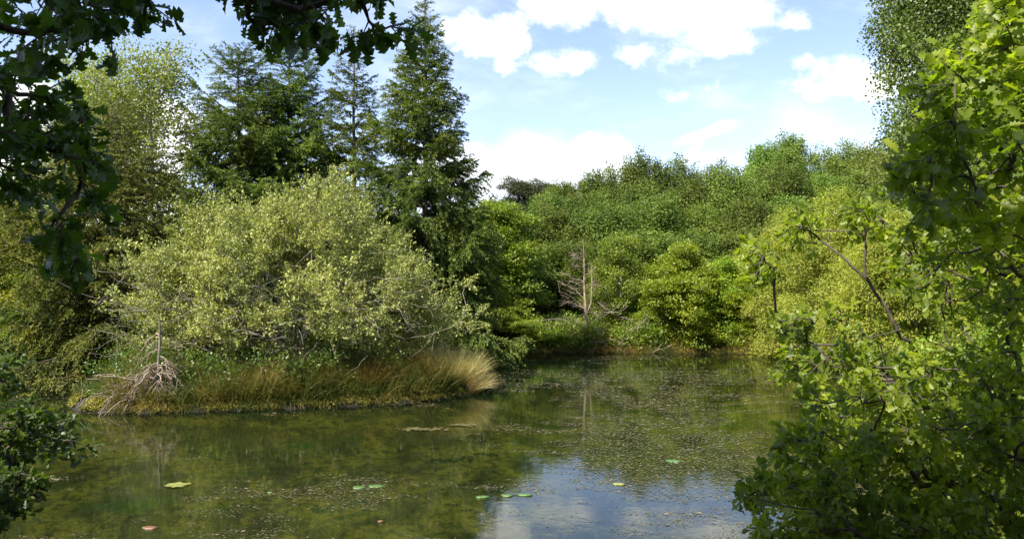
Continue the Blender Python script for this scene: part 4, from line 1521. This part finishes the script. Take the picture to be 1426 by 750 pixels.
def in_poly(px, py, poly):
    inside = np.zeros(len(px), bool)
    n = len(poly)
    for i in range(n):
        a, b = poly[i], poly[(i + 1) % n]
        c = ((a[1] > py) != (b[1] > py))
        xs = a[0] + (py - a[1]) / ((b[1] - a[1]) or 1e-9) * (b[0] - a[0])
        inside ^= c & (px < xs)
    return inside


def region(rg, poly, n, Y0, Y1):
    poly = np.array(poly, float)
    lo, hi = poly.min(0), poly.max(0)
    out = []
    c = 0
    while c < n:
        q = rg.uniform(lo, hi, (n * 3, 2))
        q = q[in_poly(q[:, 0], q[:, 1], poly)]
        out.append(q); c += len(q)
    q = np.concatenate(out)[:n]
    Y = rg.uniform(Y0, Y1, n)
    return np.stack([(q[:, 0] - 713) / F * Y, Y, CH + (HY - q[:, 1]) / F * Y], 1)


def build_oak(label, trunk, pts, rbase, seed, leaf_sets, extra_branches=None, group=None, subs=(), leafm='oak_leaf'):
    """leaf_sets: list of (points, nshoot, nleaf, slen, ll, templates, droop)"""
    rg = np.random.default_rng(seed)
    trunk = np.array(trunk, float)
    o = trunk[0].copy()
    t = thing('oak_tree', label, 'tree', o, group)
    guides = np.zeros((0, 3)) if extra_branches is None else np.concatenate([np.array(b, float) for b in extra_branches])
    allp = np.concatenate([guides, pts])
    nodes, par, r, din = skeleton(trunk, allp, rbase, .0045, .22, .45)
    packs = [skeleton_mesh(nodes, par, r, din, len(trunk), rg, 5, 7, .02)]
    for (root, ps, rb) in subs:
        nodes, par, r, din = skeleton(np.array(root, float), ps, rb, .0035, .22, .5)
        packs.append(skeleton_mesh(nodes, par, r, din, len(root), rg, 5, 7, .02))
    lp = []
    for (ps, ns, nl_, sl, ll, tp, dr) in leaf_sets:
        cen = ps.mean(0)
        tube, pk = oak_sprigs(rg, ps, unit(ps - trunk[len(trunk) // 2]), ns, nl_, sl, ll, tp, dr)
        packs.append(tube)
        lp += pk
    V, Q = join_q(packs)
    link('trunk', make_mesh('oak_trunk', V - o, quads=Q, smooth=True), M['bark_dark'], t)
    lp = [(v - o, tt, a) for (v, tt, a) in lp]
    link('crown', leaf_mesh('oak_crown', lp), M[leafm], t)
    return t


# overhanging oak: trunk behind and left of the viewer, branches reaching into the top of the view
rg = np.random.default_rng(900)
hang = [region(rg, [(-60, -60), (105, -60), (85, 60), (70, 130), (-60, 150)], 28, 2.6, 3.6),
        region(rg, [(70, -40), (165, -30), (160, 60), (150, 110), (90, 105)], 11, 2.7, 3.4),
        region(rg, [(-60, 120), (60, 110), (120, 130), (135, 215), (60, 225), (-60, 215)], 17, 2.7, 3.6),
        region(rg, [(15, 215), (110, 210), (135, 285), (60, 345), (30, 300)], 10, 3.0, 3.8),
        region(rg, [(60, 290), (130, 300), (120, 370), (75, 380)], 5, 3.0, 3.8),
        region(rg, [(-60, 215), (5, 215), (0, 270), (-60, 300)], 4, 3.0, 3.6),
        region(rg, [(185, -30), (205, -30), (205, 12), (185, 14)], 2, 2.8, 3.0),
        region(rg, [(315, -60), (520, -60), (500, 30), (470, 42), (400, 50), (345, 48), (318, 30)], 26, 2.6, 3.3),
        region(rg, [(500, 5), (548, 12), (545, 40), (505, 45)], 3, 2.8, 3.0)]
hang = np.concatenate(hang)
# canopy over the viewer that shades the near banks
ov = []
for (cx, cy, cz, R, n) in [(-2.6, .2, 8.0, 2.4, 420), (-4.6, -1.8, 7.8, 2.4, 90), (-5.4, .1, 8.0, 2.2, 85), (-9.3, .6, 7.6, 2.4, 75), (-7.4, -1.4, 7.6, 2.3, 75), (-6.5, -4, 8.0, 2.4, 60)]:
    d = unit(rg.normal(size=(n, 3)))
    ov.append(np.array([cx, cy, cz]) + d * (R * rg.random(n) ** .4)[:, None] * np.array([1, 1, .6]))
ov = np.concatenate(ov)
elev = (ov[:, 2] - CH) / np.maximum(ov[:, 1], .05)
ov = ov[(ov[:, 1] < .3) | (elev > .75)]
# branches of this crown stay clear of the line between the sun and the upper part of the oak on the right
_tg = np.array([(x_, y_, z_) for x_ in np.arange(1.6, 5.1, .5) for y_ in np.arange(4.3, 6.7, .6) for z_ in np.arange(2.6, 5.0, .5)])
_w = ov[:, None] - _tg[None]
_t = (_w @ SUN)[..., None]
ov = ov[np.linalg.norm(_w - _t * SUN, axis=2).min(1) > .36]

zt = gh(-4.6, -1.6)
trunkL = [(-4.6, -1.6, zt - .2), (-4.5, -1.5, zt + 1.5), (-4.3, -1.3, 3.4), (-4.1, -1.0, 4.8), (-4.0, -.8, 6.2), (-3.9, -.6, 7.6), (-3.8, -.5, 8.6)]
guide = [[(-3.6, .0, 4.6), (-2.9, 1.2, 4.35), (-2.3, 2.1, 4.05), (-1.6, 2.7, 3.75), (-1.1, 2.85, 3.62)], [(-3.4, 1.6, 4.1), (-3.0, 2.4, 3.8), (-2.3, 2.95, 3.75)]]
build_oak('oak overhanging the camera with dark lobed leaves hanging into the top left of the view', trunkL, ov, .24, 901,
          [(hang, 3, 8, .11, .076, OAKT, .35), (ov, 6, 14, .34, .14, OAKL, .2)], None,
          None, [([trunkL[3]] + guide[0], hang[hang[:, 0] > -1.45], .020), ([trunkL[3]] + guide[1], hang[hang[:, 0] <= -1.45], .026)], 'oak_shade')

# low oak shrub in the lower left corner
rg = np.random.default_rng(910)
lowl = [region(rg, [(-90, 572), (50, 568), (100, 592), (105, 612), (60, 640), (-90, 650)], 60, 5.2, 7.0),
        region(rg, [(-90, 640), (60, 630), (60, 660), (15, 720), (0, 800), (-90, 800)], 60, 5.0, 6.6),
        region(rg, [(-90, 475), (15, 480), (30, 520), (-90, 560)], 14, 5.4, 6.4)]
lowl = np.concatenate(lowl)
lowl = lowl[lowl[:, 2] > .12]
bx, by = -4.9, 4.6
z0 = gh(-5.2, 3.2)
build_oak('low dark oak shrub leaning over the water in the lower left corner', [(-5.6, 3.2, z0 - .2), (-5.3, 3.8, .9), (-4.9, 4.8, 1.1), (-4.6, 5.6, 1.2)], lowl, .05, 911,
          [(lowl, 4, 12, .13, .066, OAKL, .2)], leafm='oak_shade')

# big oak on the right
rg = np.random.default_rng(920)
up_r = np.concatenate([region(rg, [(1335, 75), (1385, 20), (1420, -60), (1540, -60), (1540, 330), (1400, 330), (1350, 300), (1320, 240), (1305, 175), (1310, 120)], 170, 3.8, 6.2),
                       region(rg, [(1395, -80), (1560, -80), (1560, 120), (1400, 60)], 40, 4.5, 7.0),
                       region(rg, [(1285, 165), (1330, 150), (1340, 330), (1290, 300), (1262, 285)], 24, 3.6, 5.2)])
mid_r = np.concatenate([region(rg, [(1045, 345), (1075, 335), (1085, 380), (1050, 385)], 13, 6.0, 6.6),
                        region(rg, [(1108, 305), (1145, 300), (1150, 325), (1110, 330)], 10, 6.0, 6.6),
                        region(rg, [(1185, 290), (1235, 280), (1240, 340), (1190, 330)], 15, 5.6, 6.6),
                        region(rg, [(1230, 290), (1560, 290), (1560, 470), (1400, 465), (1290, 440), (1260, 370)], 160, 4.4, 7.0),
                        region(rg, [(1085, 450), (1150, 420), (1210, 440), (1250, 470), (1300, 500), (1280, 560), (1190, 520), (1120, 560), (1090, 520)], 58, 5.4, 7.4),
                        region(rg, [(1125, 540), (1170, 560), (1230, 520), (1430, 470), (1430, 600), (1150, 620)], 160, 4.6, 6.8)])
low_r = np.concatenate([region(rg, [(1060, 650), (1100, 610), (1200, 590), (1560, 560), (1560, 850), (1075, 850), (1060, 730)], 380, 4.2, 6.2),
                        region(rg, [(1035, 655), (1075, 640), (1075, 690), (1030, 690)], 4, 4.8, 5.2)])
low_r = low_r[low_r[:, 2] > .15]
mid_r = mid_r[mid_r[:, 2] > .25]
xr, yr = 6.3, 5.6
z0 = gh(xr, yr)
trunkR = [(xr, yr, z0 - .25), (xr - .1, yr, z0 + .6), (xr - .2, yr, 1.9), (xr - .2, yr + .1, 3.0), (xr - .1, yr + .1, 4.4), (xr, yr, 6.0)]
guideR = [[P(1325, 486, 6.0), P(1290, 472, 6.0), P(1250, 460, 6.0), P(1236, 430, 6.0), P(1210, 392, 6.05), P(1170, 355, 6.1), P(1128, 332, 6.2)],
          [P(1240, 462, 6.0), P(1205, 470, 6.1), P(1160, 468, 6.2)],
          [P(1420, 330, 4.6), P(1400, 260, 4.6), P(1385, 200, 4.6), P(1370, 150, 4.6)]]
allR = np.concatenate([up_r, mid_r, low_r])
build_oak('large oak on the right reaching over the water with bright upper and dark lower leaves', trunkR, allR, .075, 921,
          [(up_r, 3, 11, .15, .086, OAKT, .12), (mid_r, 3, 10, .14, .070, OAKL, .15), (low_r, 4, 11, .13, .068, OAKL, .15)], guideR)
